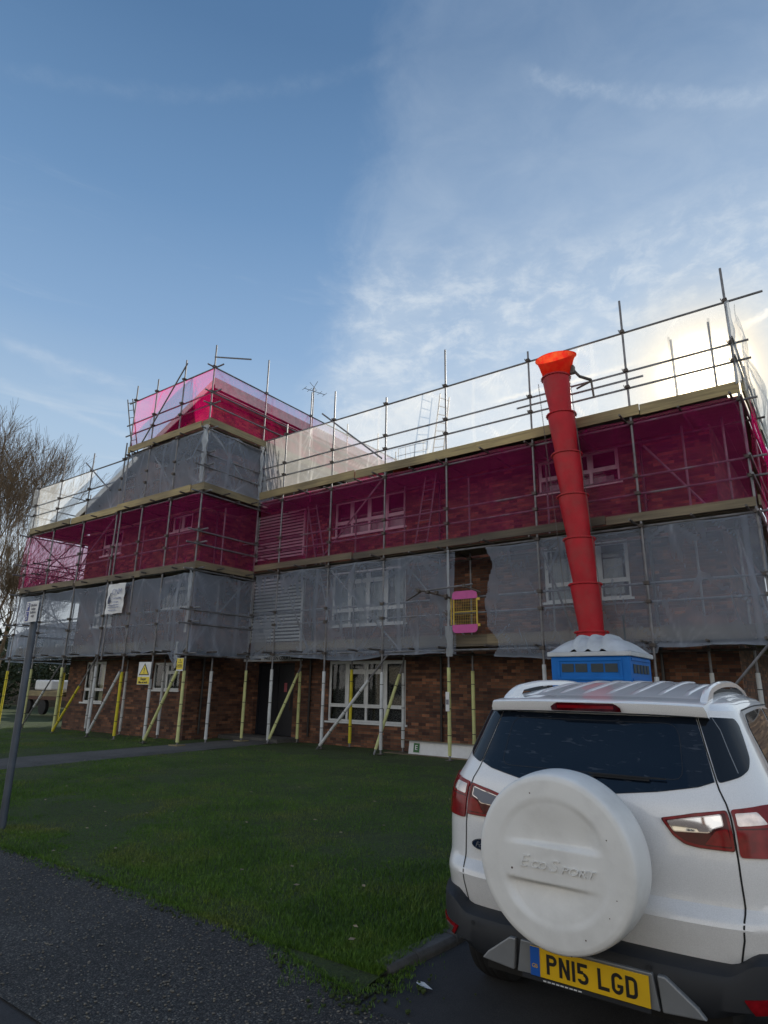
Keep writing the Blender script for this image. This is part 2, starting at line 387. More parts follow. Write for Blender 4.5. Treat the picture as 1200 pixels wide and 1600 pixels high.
M = dict(
    brick=brick_mat('brown_brick', (0.155, 0.070, 0.043), (0.105, 0.048, 0.033), (0.085, 0.070, 0.058)),
    brick_far=brick_mat('pale_brick', (0.50, 0.36, 0.27), (0.42, 0.30, 0.23), (0.45, 0.42, 0.38)),
    galv=pmat('galvanised_tube', (0.17, 0.17, 0.18), rough=0.5, metal=0.3, var=0.35, scale=6, dirt=0.3),
    galv_dull=pmat('dull_tube', (0.11, 0.10, 0.095), rough=0.6, metal=0.5, var=0.4, scale=6, dirt=0.4),
    coupler=pmat('coupler_steel', (0.10, 0.085, 0.075), rough=0.7, metal=0.5, var=0.3),
    foam_w=pmat('white_foam', (0.52, 0.54, 0.55), rough=0.8, var=0.12, scale=5, bump=0.2, bscale=30, dirt=0.3),
    foam_p=pmat('pale_yellow_foam', (0.52, 0.54, 0.24), rough=0.8, var=0.12, scale=5, bump=0.2, bscale=30, dirt=0.3),
    foam_y=pmat('yellow_foam', (0.58, 0.50, 0.03), rough=0.8, var=0.12, scale=5, bump=0.2, bscale=30, dirt=0.2),
    tape=pmat('black_tape', (0.03, 0.03, 0.03), rough=0.5),
    board=wood_mat('scaffold_board', (0.15, 0.12, 0.075), (0.30, 0.245, 0.14)),
    board_dk=wood_mat('old_board', (0.09, 0.075, 0.055), (0.17, 0.14, 0.10)),
    net_pink=net_mat('pink_net', (0.46, 0.032, 0.17), 0.27, through=(1.0, 0.86, 0.93), tr=0.5, wr=0.12),
    net_pink_top=net_mat('pale_pink_net', (1.0, 0.010, 0.20), 0.27, through=(1.0, 0.95, 1.0), tr=0.75, wr=0.10),
    net_grey=net_mat('grey_net', (0.52, 0.60, 0.74), 0.33, tr=0.45, wr=0.08),
    net_white=net_mat('white_net', (0.90, 0.89, 0.85), 0.29, tr=0.8, wr=0.08),
    upvc=pmat('white_upvc', (0.58, 0.60, 0.62), rough=0.35, var=0.06, dirt=0.12),
    pane=glass_mat('window_glass', see=1.0),
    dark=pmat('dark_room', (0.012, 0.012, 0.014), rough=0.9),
    door=pmat('dark_door', (0.012, 0.014, 0.02), rough=0.4),
    roof_slate=pmat('roof_tile', (0.10, 0.085, 0.08), rough=0.85, var=0.3, scale=3, bump=0.5, bscale=15),
    fascia=pmat('fascia_paint', (0.55, 0.54, 0.50), rough=0.6, dirt=0.2),
    pipe=pmat('black_pipe', (0.02, 0.018, 0.018), rough=0.4),
    render_w=pmat('cream_render', (0.62, 0.56, 0.46), rough=0.9, var=0.08),
    paint=carpaint(), cover=cover_mat(), rglass=rear_glass_mat(),
    cglass=glass_mat('car_glass', (0.008, 0.010, 0.014), 0.03),
    seam=pmat('panel_gap', (0.008, 0.008, 0.008), rough=0.8),
    blackp=pmat('black_plastic', (0.012, 0.014, 0.018), rough=0.6, var=0.2, scale=4, bump=0.15, bscale=500),
    silverp=pmat('silver_plastic', (0.22, 0.23, 0.24), rough=0.4, metal=0.3, var=0.08),
    rubber=pmat('tyre_rubber', (0.014, 0.014, 0.015), rough=0.85, var=0.3, bump=0.2),
    redlens=pmat('red_lens', (0.22, 0.004, 0.008), rough=0.12, coat=0.0, spec=0.35, var=0.25, scale=30),
    redlens_dk=pmat('dark_red_lens', (0.07, 0.002, 0.005), rough=0.1, coat=0.0, spec=0.35, var=0.3, scale=30),
    clearlens=pmat('clear_lens', (0.42, 0.38, 0.38), rough=0.08, metal=0.85, coat=1.0, var=0.25, scale=18),
    chrome=pmat('chrome', (0.7, 0.7, 0.7), rough=0.06, metal=1.0, var=0.02),
    plate=pmat('plate_yellow', (0.72, 0.44, 0.012), rough=0.35, var=0.05, dirt=0.1),
    plate_blue=pmat('plate_blue', (0.015, 0.10, 0.42), rough=0.35, var=0.05),
    black=pmat('black_ink', (0.008, 0.008, 0.008), rough=0.5, var=0.05),
    signw=pmat('sign_white', (0.62, 0.63, 0.64), rough=0.5, var=0.06, dirt=0.1),
    signgrey=pmat('sign_ink', (0.16, 0.17, 0.20), rough=0.5, var=0.05),
    signy=pmat('sign_yellow', (0.70, 0.55, 0.03), rough=0.5, var=0.06),
    signb=pmat('sign_blue', (0.02, 0.04, 0.25), rough=0.5, var=0.06),
    banner_ink=pmat('banner_ink', (0.28, 0.30, 0.42), rough=0.7),
    banner_dark=pmat('banner_dark', (0.04, 0.05, 0.10), rough=0.7),
    post=pmat('grey_post', (0.07, 0.085, 0.11), rough=0.45, metal=0.2, var=0.25, scale=5, dirt=0.3),
    chute=pmat('red_chute', (0.42, 0.008, 0.018), rough=0.55, spec=0.3, var=0.16, scale=3, dirt=0.35, bump=0.15, bscale=9),
    loo_blue=pmat('blue_plastic', (0.001, 0.13, 0.46), rough=0.55, var=0.12, scale=3, spec=0.3),
    loo_dark=pmat('vent_dark', (0.035, 0.05, 0.06), rough=0.7),
    loo_roof=pmat('grey_roof_plastic', (0.50, 0.53, 0.56), rough=0.5, var=0.1, scale=6, dirt=0.25),
    gate_pink=pmat('gate_pink', (0.46, 0.06, 0.26), rough=0.5, var=0.08),
    gate_yel=pmat('gate_yellow', (0.55, 0.38, 0.05), rough=0.5, var=0.1),
    green=pmat('logo_green', (0.02, 0.12, 0.03), rough=0.5),
    bark=pmat('bark', (0.11, 0.085, 0.06), rough=0.9, var=0.4, scale=3, bump=0.6, bscale=20),
    twig=pmat('twigs', (0.17, 0.12, 0.075), rough=0.9, var=0.4, scale=2),
    leaf=pmat('evergreen_leaf', (0.022, 0.036, 0.012), rough=0.7, var=0.5, scale=4),
    lawn=ground_mat('soil_grass', 'soil'), stones=ground_mat('stony_tarmac', 'tarmac_stones'), tarmac=ground_mat('tarmac', 'tarmac'), conc=ground_mat('concrete', 'concrete'),
    rust=pmat('rust_brown', (0.08, 0.035, 0.02), rough=0.8, var=0.4),
)
def hopper_mat():
    m, nt, out = new_mat('red_translucent')
    d = N(nt, 'ShaderNodeBsdfDiffuse'); d.inputs[0].default_value = (0.75, 0.035, 0.015, 1)
    t = N(nt, 'ShaderNodeBsdfTranslucent'); t.inputs[0].default_value = (0.95, 0.10, 0.03, 1)
    tc = N(nt, 'ShaderNodeTexCoord'); nz = N(nt, 'ShaderNodeTexNoise'); nz.inputs['Scale'].default_value = 7; nt.links.new(tc.outputs['Object'], nz.inputs['Vector'])
    r = ramp(nt, nz.outputs['Fac'], [(0.35, (0.95, 0.05, 0.03)), (0.65, (0.95, 0.16, 0.05))]); nt.links.new(r.outputs[0], t.inputs[0])
    mx = N(nt, 'ShaderNodeMixShader'); mx.inputs[0].default_value = 0.65
    nt.links.new(d.outputs[0], mx.inputs[1]); nt.links.new(t.outputs[0], mx.inputs[2]); nt.links.new(mx.outputs[0], out.inputs[0])
    return m
M['hopper'] = hopper_mat()
def grass_mat():
    m, nt, out = new_mat('grass_blades')
    b = N(nt, 'ShaderNodeBsdfPrincipled'); b.inputs['Roughness'].default_value = 0.6; b.inputs['Specular IOR Level'].default_value = 0.25
    g = N(nt, 'ShaderNodeNewGeometry')
    n1 = N(nt, 'ShaderNodeTexNoise'); n1.inputs['Scale'].default_value = 1.1; n1.inputs['Detail'].default_value = 5
    n2 = N(nt, 'ShaderNodeTexNoise'); n2.inputs['Scale'].default_value = 45; n2.inputs['Detail'].default_value = 1
    for n in (n1, n2): nt.links.new(g.outputs['Position'], n.inputs['Vector'])
    r1 = ramp(nt, n1.outputs['Fac'], [(0.28, (0.045, 0.105, 0.014)), (0.50, (0.080, 0.165, 0.022)), (0.72, (0.150, 0.175, 0.048))])
    r2 = ramp(nt, n2.outputs['Fac'], [(0.3, (0.6, 0.6, 0.6)), (0.6, (1.1, 1.1, 1.0)), (0.78, (2.2, 1.7, 1.5))])
    mu = N(nt, 'ShaderNodeMixRGB', blend_type='MULTIPLY'); mu.inputs[0].default_value = 1
    nt.links.new(r1.outputs[0], mu.inputs[1]); nt.links.new(r2.outputs[0], mu.inputs[2]); nt.links.new(mu.outputs[0], b.inputs['Base Color'])
    nt.links.new(b.outputs[0], out.inputs[0])
    return m
M['grass'] = grass_mat()
def lace_mat():
    m, nt, out = new_mat('lace_curtain')
    g = N(nt, 'ShaderNodeNewGeometry'); vo = N(nt, 'ShaderNodeTexVoronoi'); vo.inputs['Scale'].default_value = 34; nt.links.new(g.outputs['Position'], vo.inputs['Vector'])
    r = ramp(nt, vo.outputs['Distance'], [(0.15, (0.16, 0.16, 0.17)), (0.6, (0.035, 0.035, 0.04))])
    b = N(nt, 'ShaderNodeBsdfDiffuse'); nt.links.new(r.outputs[0], b.inputs[0]); nt.links.new(b.outputs[0], out.inputs[0])
    return m
M['lace'] = lace_mat()
M['pane_reflection'] = pmat('cream_reflection', (0.75, 0.68, 0.50), rough=0.9, var=0.05)  # bright pane reflection put into the colour of a cream sheet
M['curtain'] = pmat('pale_curtain', (0.34, 0.36, 0.40), rough=0.9, var=0.2, scale=3)

# ------------------------------------------------------------------ camera
EYE = 1.6
pit, roll, yaw = 0.275810143, 0.0168463545, 0.634774807
fw = Vector((-math.sin(yaw)*math.cos(pit), math.cos(yaw)*math.cos(pit), math.sin(pit)))
rt = Vector((math.cos(yaw), math.sin(yaw), 0)); up = rt.cross(fw)
r_ = rt*math.cos(roll) + up*math.sin(roll); u_ = up*math.cos(roll) - rt*math.sin(roll)
cam = bpy.data.cameras.new('camera'); co = bpy.data.objects.new('camera', cam); COL.objects.link(co)
cm = Matrix((( r_.x, u_.x, -fw.x, 0), (r_.y, u_.y, -fw.y, 0), (r_.z, u_.z, -fw.z, EYE), (0, 0, 0, 1)))
co.matrix_world = cm
cam.sensor_fit = 'VERTICAL'; cam.sensor_height = 36; cam.sensor_width = 27
cam.lens = 974.708/1600*36; cam.clip_start = 0.05; cam.clip_end = 3000
scn.camera = co

# ------------------------------------------------------------------ light and sky
SUN_EL, SUN_AZ = 25.3, -6.9          # degrees, azimuth from +Y towards +X
sdir = Vector((math.sin(R(SUN_AZ))*math.cos(R(SUN_EL)), math.cos(R(SUN_AZ))*math.cos(R(SUN_EL)), math.sin(R(SUN_EL))))
sl = bpy.data.lights.new('sun', 'SUN'); sl.energy = 4.2; sl.angle = R(0.53); sl.color = (1.0, 0.93, 0.82)
so = bpy.data.objects.new('sun', sl); COL.objects.link(so)
so.rotation_euler = sdir.to_track_quat('Z', 'Y').to_euler()
so.location = (0, 0, 30)

w = bpy.data.worlds.new('World'); scn.world = w; w.use_nodes = True
nt = w.node_tree; nt.nodes.clear(); L = nt.links.new
wo = N(nt, 'ShaderNodeOutputWorld'); bg = N(nt, 'ShaderNodeBackground'); bg.inputs['Strength'].default_value = 0.104
L(bg.outputs[0], wo.inputs[0])
sky = N(nt, 'ShaderNodeTexSky'); sky.sky_type = 'NISHITA'; sky.sun_disc = False
sky.sun_elevation = R(SUN_EL); sky.sun_rotation = R(SUN_AZ); sky.air_density = 1.0; sky.dust_density = 0.6; sky.ozone_density = 1.5
tc = N(nt, 'ShaderNodeTexCoord'); sp = N(nt, 'ShaderNodeSeparateXYZ'); L(tc.outputs['Generated'], sp.inputs[0])
def mth(op, a, b=None, c=None, clamp=False):
    n = nt.nodes.new('ShaderNodeMath'); n.operation = op; n.use_clamp = clamp
    for i, x in enumerate((a, b, c)):
        if x is None: continue
        if isinstance(x, (int, float)): n.inputs[i].default_value = x
        else: L(x, n.inputs[i])
    return n.outputs[0]
az = mth('MULTIPLY', mth('ARCTAN2', sp.outputs[0], sp.outputs[1]), 57.2958)
el = mth('MULTIPLY', mth('ARCSINE', sp.outputs[2]), 57.2958)
def noise2(sa, se, det=6, rough=.6, dist=0.0, off=0.0, src=None):
    cb = N(nt, 'ShaderNodeCombineXYZ'); L(mth('MULTIPLY_ADD', az, sa, off), cb.inputs[0]); L(mth('MULTIPLY', el, se), cb.inputs[1])
    n = N(nt, 'ShaderNodeTexNoise'); n.inputs['Scale'].default_value = 1; n.inputs['Detail'].default_value = det; n.inputs['Roughness'].default_value = rough; n.inputs['Distortion'].default_value = dist
    L(cb.outputs[0], n.inputs['Vector']); return n.outputs['Fac']
def sstep(x, a, b, lo=0.0, hi=1.0):
    n = N(nt, 'ShaderNodeMapRange'); n.interpolation_type = 'SMOOTHSTEP'
    n.inputs['From Min'].default_value = a; n.inputs['From Max'].default_value = b; n.inputs['To Min'].default_value = lo; n.inputs['To Max'].default_value = hi
    L(x, n.inputs[0]); return n.outputs[0]
def mixc(f, a, col):
    n = N(nt, 'ShaderNodeMixRGB')
    if isinstance(f, float): n.inputs[0].default_value = f
    else: L(f, n.inputs[0])
    L(a, n.inputs[1])
    if isinstance(col, tuple): n.inputs[2].default_value = (*col, 1)
    else: L(col, n.inputs[2])
    return n.outputs[0]
# base blue graded by elevation of the real sky, pulled to the photographed blue
tint = N(nt, 'ShaderNodeMixRGB', blend_type='MULTIPLY'); tint.inputs[0].default_value = 1; tint.inputs[2].default_value = (0.80, 0.93, 1.0, 1)
L(sky.outputs[0], tint.inputs[1])
blue = ramp(nt, sstep(el, 0, 90), [(0.0, (6.2, 6.9, 7.4)), (0.13, (4.4, 5.9, 7.6)), (0.25, (2.7, 4.3, 6.6)), (0.42, (1.6, 3.0, 5.2)), (0.62, (0.92, 1.95, 3.7)), (1.0, (0.5, 1.25, 2.8))])
base = mixc(0.82, tint.outputs[0], blue.outputs[0])
# thin veil over the right half of the view: edge wanders with elevation
edge = mth('MULTIPLY_ADD', el, 0.27, -51.5)
dn = mth('MULTIPLY', mth('SUBTRACT', noise2(0.12, 0.16, 8, .65, 0.6), 0.5), 11.0)
veil = sstep(mth('ADD', mth('SUBTRACT', az, edge), dn), -2.0, 6.0)
vt = sstep(noise2(0.10, 0.22, 9, .60, 0.5, 7.3), 0.25, 0.80, 0.55, 1.0)
vh = sstep(el, 55, 25, 0.16, 0.60)
vfac = mth('MULTIPLY', mth('MULTIPLY', veil, vt), vh)
base = mixc(vfac, base, (6.4, 7.2, 8.0))
# soft broken cloud lower down on the right
puff = sstep(noise2(0.26, 0.50, 10, .66, 0.25, 3.1), 0.40, 0.72)
pel = mth('MULTIPLY', sstep(el, 41, 33), sstep(el, 18, 25))
pf = mth('MULTIPLY', mth('MULTIPLY', puff, pel), mth('MULTIPLY', veil, 0.50))
base = mixc(pf, base, (8.2, 8.6, 8.8))
# faint streaks left, all the way round
st = sstep(noise2(0.035, 0.33, 6, .6, 0.7, 20.0), 0.58, 0.80, 0.0, 0.42)
base = mixc(mth('MULTIPLY', st, sstep(el, 50, 20)), base, (6.2, 7.0, 7.8))
# low haze
base = mixc(sstep(el, 17, 2, 0.0, 0.75), base, (7.6, 8.0, 8.2))
# contrails
def trail(a0, e0, a1, e1, wid, amp, col, fr=0.9, wob_=1.6):
    global base
    sl_ = (e1-e0)/(a1-a0)
    mod = sstep(noise2(0.28, 0.5, 6, .7, 0.2, a0+9), 0.35, 0.65, 0.25, 1.0)
    line = mth('ADD', mth('MULTIPLY', mth('SUBTRACT', az, float(a0)), sl_), float(e0))
    wob = mth('MULTIPLY', mth('SUBTRACT', noise2(fr, fr*1.2, 5, .6, 0.3, a0), 0.5), wid*wob_)
    d = mth('ABSOLUTE', mth('ADD', mth('SUBTRACT', el, line), wob))
    f = mth('MULTIPLY', sstep(d, 0.0, wid, amp, 0.0), mod)
    f = mth('MULTIPLY', f, mth('MULTIPLY', sstep(az, a0-1.0, a0+2.0), sstep(az, a1+2.0, a1-1.0)))
    base = mixc(f, base, col)
trail(-21, 50.0, 6, 41.9, 1.0, 0.20, (7.0, 7.8, 8.6), 0.45)
trail(-76, 43.5, -36, 52.0, 0.9, 0.05, (6.0, 6.8, 7.6), 0.3)
trail(-26, 25.6, -4.0, 28.6, 0.30, 0.75, (11, 10.6, 9.6), 1.6)
trail(-6, 27.6, 8, 32.0, 0.42, 0.85, (11, 10.8, 10.4), 1.2)
trail(-71.5, 26.0, -61.5, 24.8, 0.8, 0.25, (6.5, 7.2, 8.0), 0.5)
trail(-71, 22.9, -58, 20.2, 0.6, 0.25, (6.5, 7.2, 8.0), 0.5)
# added fill: made-up bright cloud behind the photographer, lights the car's rear
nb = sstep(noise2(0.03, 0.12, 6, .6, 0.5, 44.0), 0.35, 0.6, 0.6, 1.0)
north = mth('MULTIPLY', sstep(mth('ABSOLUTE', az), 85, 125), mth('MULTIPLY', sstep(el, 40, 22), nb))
base = mixc(north, base, NORTH_FILL)
# aureole round the sun in the thin cloud
dt = N(nt, 'ShaderNodeVectorMath', operation='DOT_PRODUCT'); L(tc.outputs['Generated'], dt.inputs[0]); dt.inputs[1].default_value = sdir
ang = mth('MULTIPLY', mth('ARCCOSINE', mth('MINIMUM', dt.outputs['Value'], 1.0)), 57.2958)
def addc(a, f, col):
    n = N(nt, 'ShaderNodeMixRGB', blend_type='ADD'); L(f, n.inputs[0]); L(a, n.inputs[1]); n.inputs[2].default_value = (*col, 1); n.use_clamp = False; return n.outputs[0]
base = mixc(sstep(ang, 10, 1, 0.0, 0.45), base, (11.0, 9.4, 6.4))
base = addc(base, mth('POWER', sstep(ang, 8.0, 0), 1.8), (9.0, 5.6, 1.2))
base = addc(base, mth('POWER', sstep(ang, 4.4, 0.3), 1.3), (60.0, 50.0, 34.0))
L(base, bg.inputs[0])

# ------------------------------------------------------------------ ground
def sheet(name, x0, x1, y0, y1, z, mat, nx=1, ny=1, zf=None, edge=None):
    v = []; f = []
    for j in range(ny+1):
        for i in range(nx+1):
            x = x0+(x1-x0)*i/nx; y = y0+(y1-y0)*j/ny
            if edge: x, y = edge(x, y, i, j, nx, ny)
            v.append((x, y, z+(zf(x, y) if zf else 0)))
    for j in range(ny):
        for i in range(nx):
            a = j*(nx+1)+i; f.append((a, a+1, a+nx+2, a+nx+1))
    o = mesh_obj(name, v, f, mat, None, smooth=True); o['kind'] = 'structure'; return o
sheet('ground', -900, 900, -900, 900, -0.07, M['lawn'])
sheet('road', -120, 60, -14, 1.98, -0.014, M['tarmac'], 60, 8)
sheet('parking_bay', -2.42, 7.5, 2.0, 12.0, -0.010, M['tarmac'], 20, 20)
def pz(x, y): return 0.006*noise.noise(Vector((x*1.5, y*1.5, 0)))
def pave_edge(x, y, i, j, nx, ny):
    if j == 0: return x, y-0.02*noise.noise(Vector((x*2, 1, 0)))
    return x, y
# stony footway; its right end runs down to the bay
PV = []
sheet('footway', -60, -2.38, 1.95, 3.62, -0.004, M['stones'], 300, 14, pz)
def fz(x, y): return pz(x, y) 
sheet('footway_ramp', -2.46, 7.5, 1.95, 3.06, -0.004, M['stones'], 40, 10, fz)
def lawn_front(x): return 3.40 + 0.10*noise.noise(Vector((x*0.9, 5, 0))) + 0.045*noise.noise(Vector((x*4.5, 9, 0))) - 0.22*max(0, (x+3.6))
def lz(x, y):
    e = max(0, min(1, (y-lawn_front(x))/0.25))
    return 0.035*e + 0.03*noise.noise(Vector((x*0.7, y*0.7, 3)))*e + 0.012*noise.noise(Vector((x*4, y*4, 3)))*e
def lawn_edge(x, y, i, j, nx, ny):
    if j == 0: return x, lawn_front(x)
    if j < 4: return x, lawn_front(x)+(y-3.4)
    return x, y
sheet('lawn', -40, -2.44, 3.4, 14.4, 0.0, M['lawn'], 320, 100, lz, lawn_edge)
def path_x(y): return -13.0 - 0.085*max(0, y-5)
pv = []; pf_ = []
for j in range(41):
    y = 3.45 + (14.6-3.45)*j/40
    for i in range(7):
        x = path_x(y) - 1.75*i/6
        pv.append((x + 0.03*noise.noise(Vector((i*3, y*2, 0))), y, 0.068 + 0.004*noise.noise(Vector((x*3, y*3, 0))) - (0.03 if i in (0, 6) else 0)))
for j in range(40):
    for i in range(6):
        a = j*7+i; pf_.append((a+1, a, a+7, a+8))
o = mesh_obj('path', pv, pf_, M['conc']); o['kind'] = 'structure'
# kerb: worn stones with a step down to the bay
def kerb_run(name, pts, wd=0.13, top=0.03, bot=-0.06):
    b = MB(); n = len(pts)
    for k in range(n-1):
        a, c = Vector(pts[k]), Vector(pts[k+1]); d = (c-a); Ln = d.length; d.normalize(); q = Vector((-d.y, d.x, 0))
        m_ = max(1, int(Ln/0.9))
        for s in range(m_):
            p0 = a+d*(Ln*s/m_+0.006); p1 = a+d*(Ln*(s+1)/m_-0.006); dz = random.uniform(-.006, .006)
            nn = len(b.v)
            for P_ in (p0, p1):
                for (o_, z_) in ((0, bot), (0, top-0.03), (0.02, top+dz), (wd, top+dz), (wd, bot)):
                    b.v.append((P_.x+q.x*o_, P_.y+q.y*o_, z_))
            for i in range(4): b.f.append((nn+i, nn+i+1, nn+6+i, nn+5+i))
            b.f.append((nn, nn+1, nn+2, nn+3, nn+4)); b.f.append((nn+9, nn+8, nn+7, nn+6, nn+5))
    o = b.build(name, M['conc'], bevel=0.008); o['kind'] = 'structure'; return o
kerb_run('kerb', [(-2.42, 3.42, 0), (-2.40, 3.7, 0), (-2.36, 4.1, 0), (-2.34, 12.0, 0)], top=0.05)

# grass blades: nobody could count them
import numpy as np
def blades(name, n, seed, region, hmin, hmax, wid, mat):
    rs = np.random.RandomState(seed); P_ = region(rs, n); n = len(P_)
    h = rs.uniform(hmin, hmax, n)*P_[:, 3]; th = rs.uniform(0, 2*math.pi, n); ln = rs.uniform(0.2, 0.9, n)*h; ph = rs.uniform(0, 2*math.pi, n)
    wv = np.stack([np.cos(th), np.sin(th), 0*th], 1)*(wid*(0.7+0.6*rs.rand(n)))[:, None]
    b0 = P_[:, :3]-wv; b1 = P_[:, :3]+wv
    lean = np.stack([np.cos(ph)*ln, np.sin(ph)*ln, h], 1)
    mid = P_[:, :3]+lean*np.array([.35, .35, .6]); tip = P_[:, :3]+lean
    V = np.stack([b0, b1, mid+wv*.7, mid-wv*.7, tip], 1).reshape(-1, 3)
    idx = np.arange(n)*5
    me = bpy.data.meshes.new(name)
    F4 = np.stack([idx, idx+1, idx+2, idx+3], 1); F3 = np.stack([idx+3, idx+2, idx+4], 1)
    me.vertices.add(len(V)); me.vertices.foreach_set('co', V.ravel())
    me.loops.add(n*7); me.polygons.add(n*2)
    lv = np.concatenate([F4, F3], 1).ravel(); me.loops.foreach_set('vertex_index', lv)
    ls = np.stack([np.arange(n)*7, np.arange(n)*7+4], 1).ravel(); me.polygons.foreach_set('loop_start', ls)
    me.update(calc_edges=True); me.validate(); me.materials.append(mat)
    o = bpy.data.objects.new(name, me); COL.objects.link(o); return o
def reg(rs, n):
    y = 3.35 + (14.3-3.35)*rs.rand(n)**1.9
    xw = np.minimum(3.0 + y*1.75, 24)
    x = -2.45 - xw*rs.rand(n)**1.15
    out = []
    for a, b in zip(x, y):
        if b < lawn_front(a)+0.02*0: 
            continue
        if path_x(b)-1.80 < a < path_x(b)+0.03: continue
        d = noise.noise(Vector((a*0.55, b*0.55, 1)))+0.5*noise.noise(Vector((a*2.2, b*2.2, 1)))
        bare = (b-10.6)/2.4 + noise.noise(Vector((a*1.3, b*1.3, 8)))*0.6
        if bare > 0.55 and random.random() < 0.88: continue
        if d < -0.30 and random.random() < 0.6: continue
        e = b-lawn_front(a)
        if e < 0.25 and random.random() < 0.5: continue
        hs = 0.75+0.7*max(-.4, min(1, d))
        out.append((a, b, lz(a, b)-0.004, hs))
    return np.array(out)
g = blades('lawn_grass', 330000, 3, reg, 0.020, 0.054, 0.0024, M['grass'])
tag(g, 'short dark green grass covering the lawn in front of the building', 'grass', kind='stuff')
def reg2(rs, n):
    out = []
    for _ in range(n):
        q = rs.rand()
        if q < .78:
            a = -2.3-8.5*rs.rand()**1.2; d = rs.rand()**2.2*.16*(0.5+abs(noise.noise(Vector((a*3, 0, 6))))*2.2); b_ = lawn_front(a)-d+.02
            if a > -2.5 and b_ < 3.2: continue
        else:
            a = -2.46+.10*rs.randn(); b_ = 3.38+.16*rs.randn()
            if noise.noise(Vector((a*9, b_*9, 2))) < -.05: continue
        out.append((a, b_, .0, .55+.5*rs.rand()))
    return np.array(out)
g2 = blades('verge_grass', 8000, 8, reg2, 0.014, 0.042, 0.0024, M['grass'])
tag(g2, 'ragged tufts of grass creeping over the edge of the stony footway', 'grass', kind='stuff')
# broken crumbs of soil and tarmac where lawn, kerb and footway meet
b = MB(); rs = random.Random(15)
for k in range(420):
    a = -2.3-8.0*rs.random()**1.4; yy = lawn_front(a)+rs.uniform(-.14, .05)
    if rs.random() < .35: a = -2.45+rs.gauss(0, .14); yy = 3.3+rs.gauss(0, .14)
    s = rs.uniform(.004, .013); b.tube((a-s, yy, 0), (a+s*.6, yy+rs.uniform(-s, s), s*.9), s, s*.55, seg=5)
o = b.build('edge_crumbs', M['lawn']); tag(o, 'dark soil crumbs along the broken edge between lawn and footway', 'soil', kind='stuff')
# loose grit and small stones on the footway
def grit(rs, n):
    pass
b = MB(); rs = random.Random(5)
for k in range(2600):
    y = rs.uniform(2.0, 3.5); x = -1.9-rs.random()**1.3*7
    if y > lawn_front(x)-0.01: continue
    s = rs.uniform(0.0025, 0.0075); z = 0.0
    b.tube((x-s, y, z), (x+s, y+rs.uniform(-s, s), z+s*0.7), s*0.8, s*0.5, seg=5)
o = b.build('loose_grit', pmat('grit', (0.13, 0.12, 0.10), var=0.6, scale=50)); tag(o, 'loose pale grit scattered over the stony footway', 'grit', kind='stuff')

# ------------------------------------------------------------------ building
WY, AY = 12.3, 14.5          # wing wall and main wall (outer faces)
bld = thing('apartment_block', 'three storey brown brick apartment block with white windows behind the scaffolding', 'building', (-9, 18, 0))
def wall_front(name, x0, x1, z0, z1, y, th, holes, mat, parent):
    xs = sorted({x0, x1, *[h[0] for h in holes], *[h[1] for h in holes]}); zs = sorted({z0, z1, *[h[2] for h in holes], *[h[3] for h in holes]})
    b = MB()
    def inh(cx, cz): return any(h[0] < cx < h[1] and h[2] < cz < h[3] for h in holes)
    n = {}
    def vid(x, yy, z):
        k = (round(x, 4), round(yy, 4), round(z, 4))
        if k not in n: n[k] = len(b.v); b.v.append((x, yy, z))
        return n[k]
    for i in range(len(xs)-1):
        for j in range(len(zs)-1):
            if inh((xs[i]+xs[i+1])/2, (zs[j]+zs[j+1])/2): continue
            a, c, d, e = xs[i], xs[i+1], zs[j], zs[j+1]
            b.f.append((vid(a, y, d), vid(c, y, d), vid(c, y, e), vid(a, y, e)))
            b.f.append((vid(a, y+th, e), vid(c, y+th, e), vid(c, y+th, d), vid(a, y+th, d)))
    for (a, c, d, e) in holes + [(x0, x1, z0, z1)]:
        b.f.append((vid(a, y, d), vid(a, y, e), vid(a, y+th, e), vid(a, y+th, d)))
        b.f.append((vid(c, y, d), vid(c, y+th, d), vid(c, y+th, e), vid(c, y, e)))
        b.f.append((vid(a, y, d), vid(a, y+th, d), vid(c, y+th, d), vid(c, y, d)))
        b.f.append((vid(a, y, e), vid(c, y, e), vid(c, y+th, e), vid(a, y+th, e)))
    o = mesh_obj(name, b.v, b.f, mat, parent)
    return o
WIN = dict(  # x0,x1,z0,z1
    g=(-12.62, -9.85, 0.68, 2.36), f=(-12.62, -9.87, 3.38, 5.02), s=(-12.62, -9.90, 6.16, 7.30),
    rf=(-5.78, -3.76, 3.66, 5.00), rs=(-5.80, -3.78, 6.40, 7.28))
door = (-15.78, -14.02, 0.14, 2.33)
LOUV = [(-16.15, -13.86, 5.72, 7.32), (-16.15, -13.78, 2.98, 5.10)]
wall_front('wall', -16.35, -1.80, 0, 7.62, AY, 0.28, [WIN[k] for k in WIN] + [door], M['brick'], bld)
WW = dict(g1=(-22.2, -20.9, 0.98, 2.35), g2=(-18.15, -16.75, 1.45, 2.28), f1=(-22.25, -20.95, 3.58, 4.92), f2=(-18.1, -16.7, 3.98, 4.97), s1=(-22.25, -20.95, 6.2, 7.08), s2=(-18.0, -16.9, 6.56, 7.14))
wall_front('wall', -23.3, -16.35, 0, 7.7, WY, 0.28, [WW[k] for k in WW], M['brick'], bld)
# wing gable above 7.7: mono pitch rising to the right
def zr(x): return 8.02 + 0.455*(x+23.5)
b = MB(); b.prism([(-23.3, WY, 7.7), (-16.35, WY, 7.7), (-16.35, WY, zr(-16.35)-0.12), (-23.3, WY, zr(-23.3)-0.12)], (0, 0.28, 0)); b.build('gable_wall', M['brick'], bld)
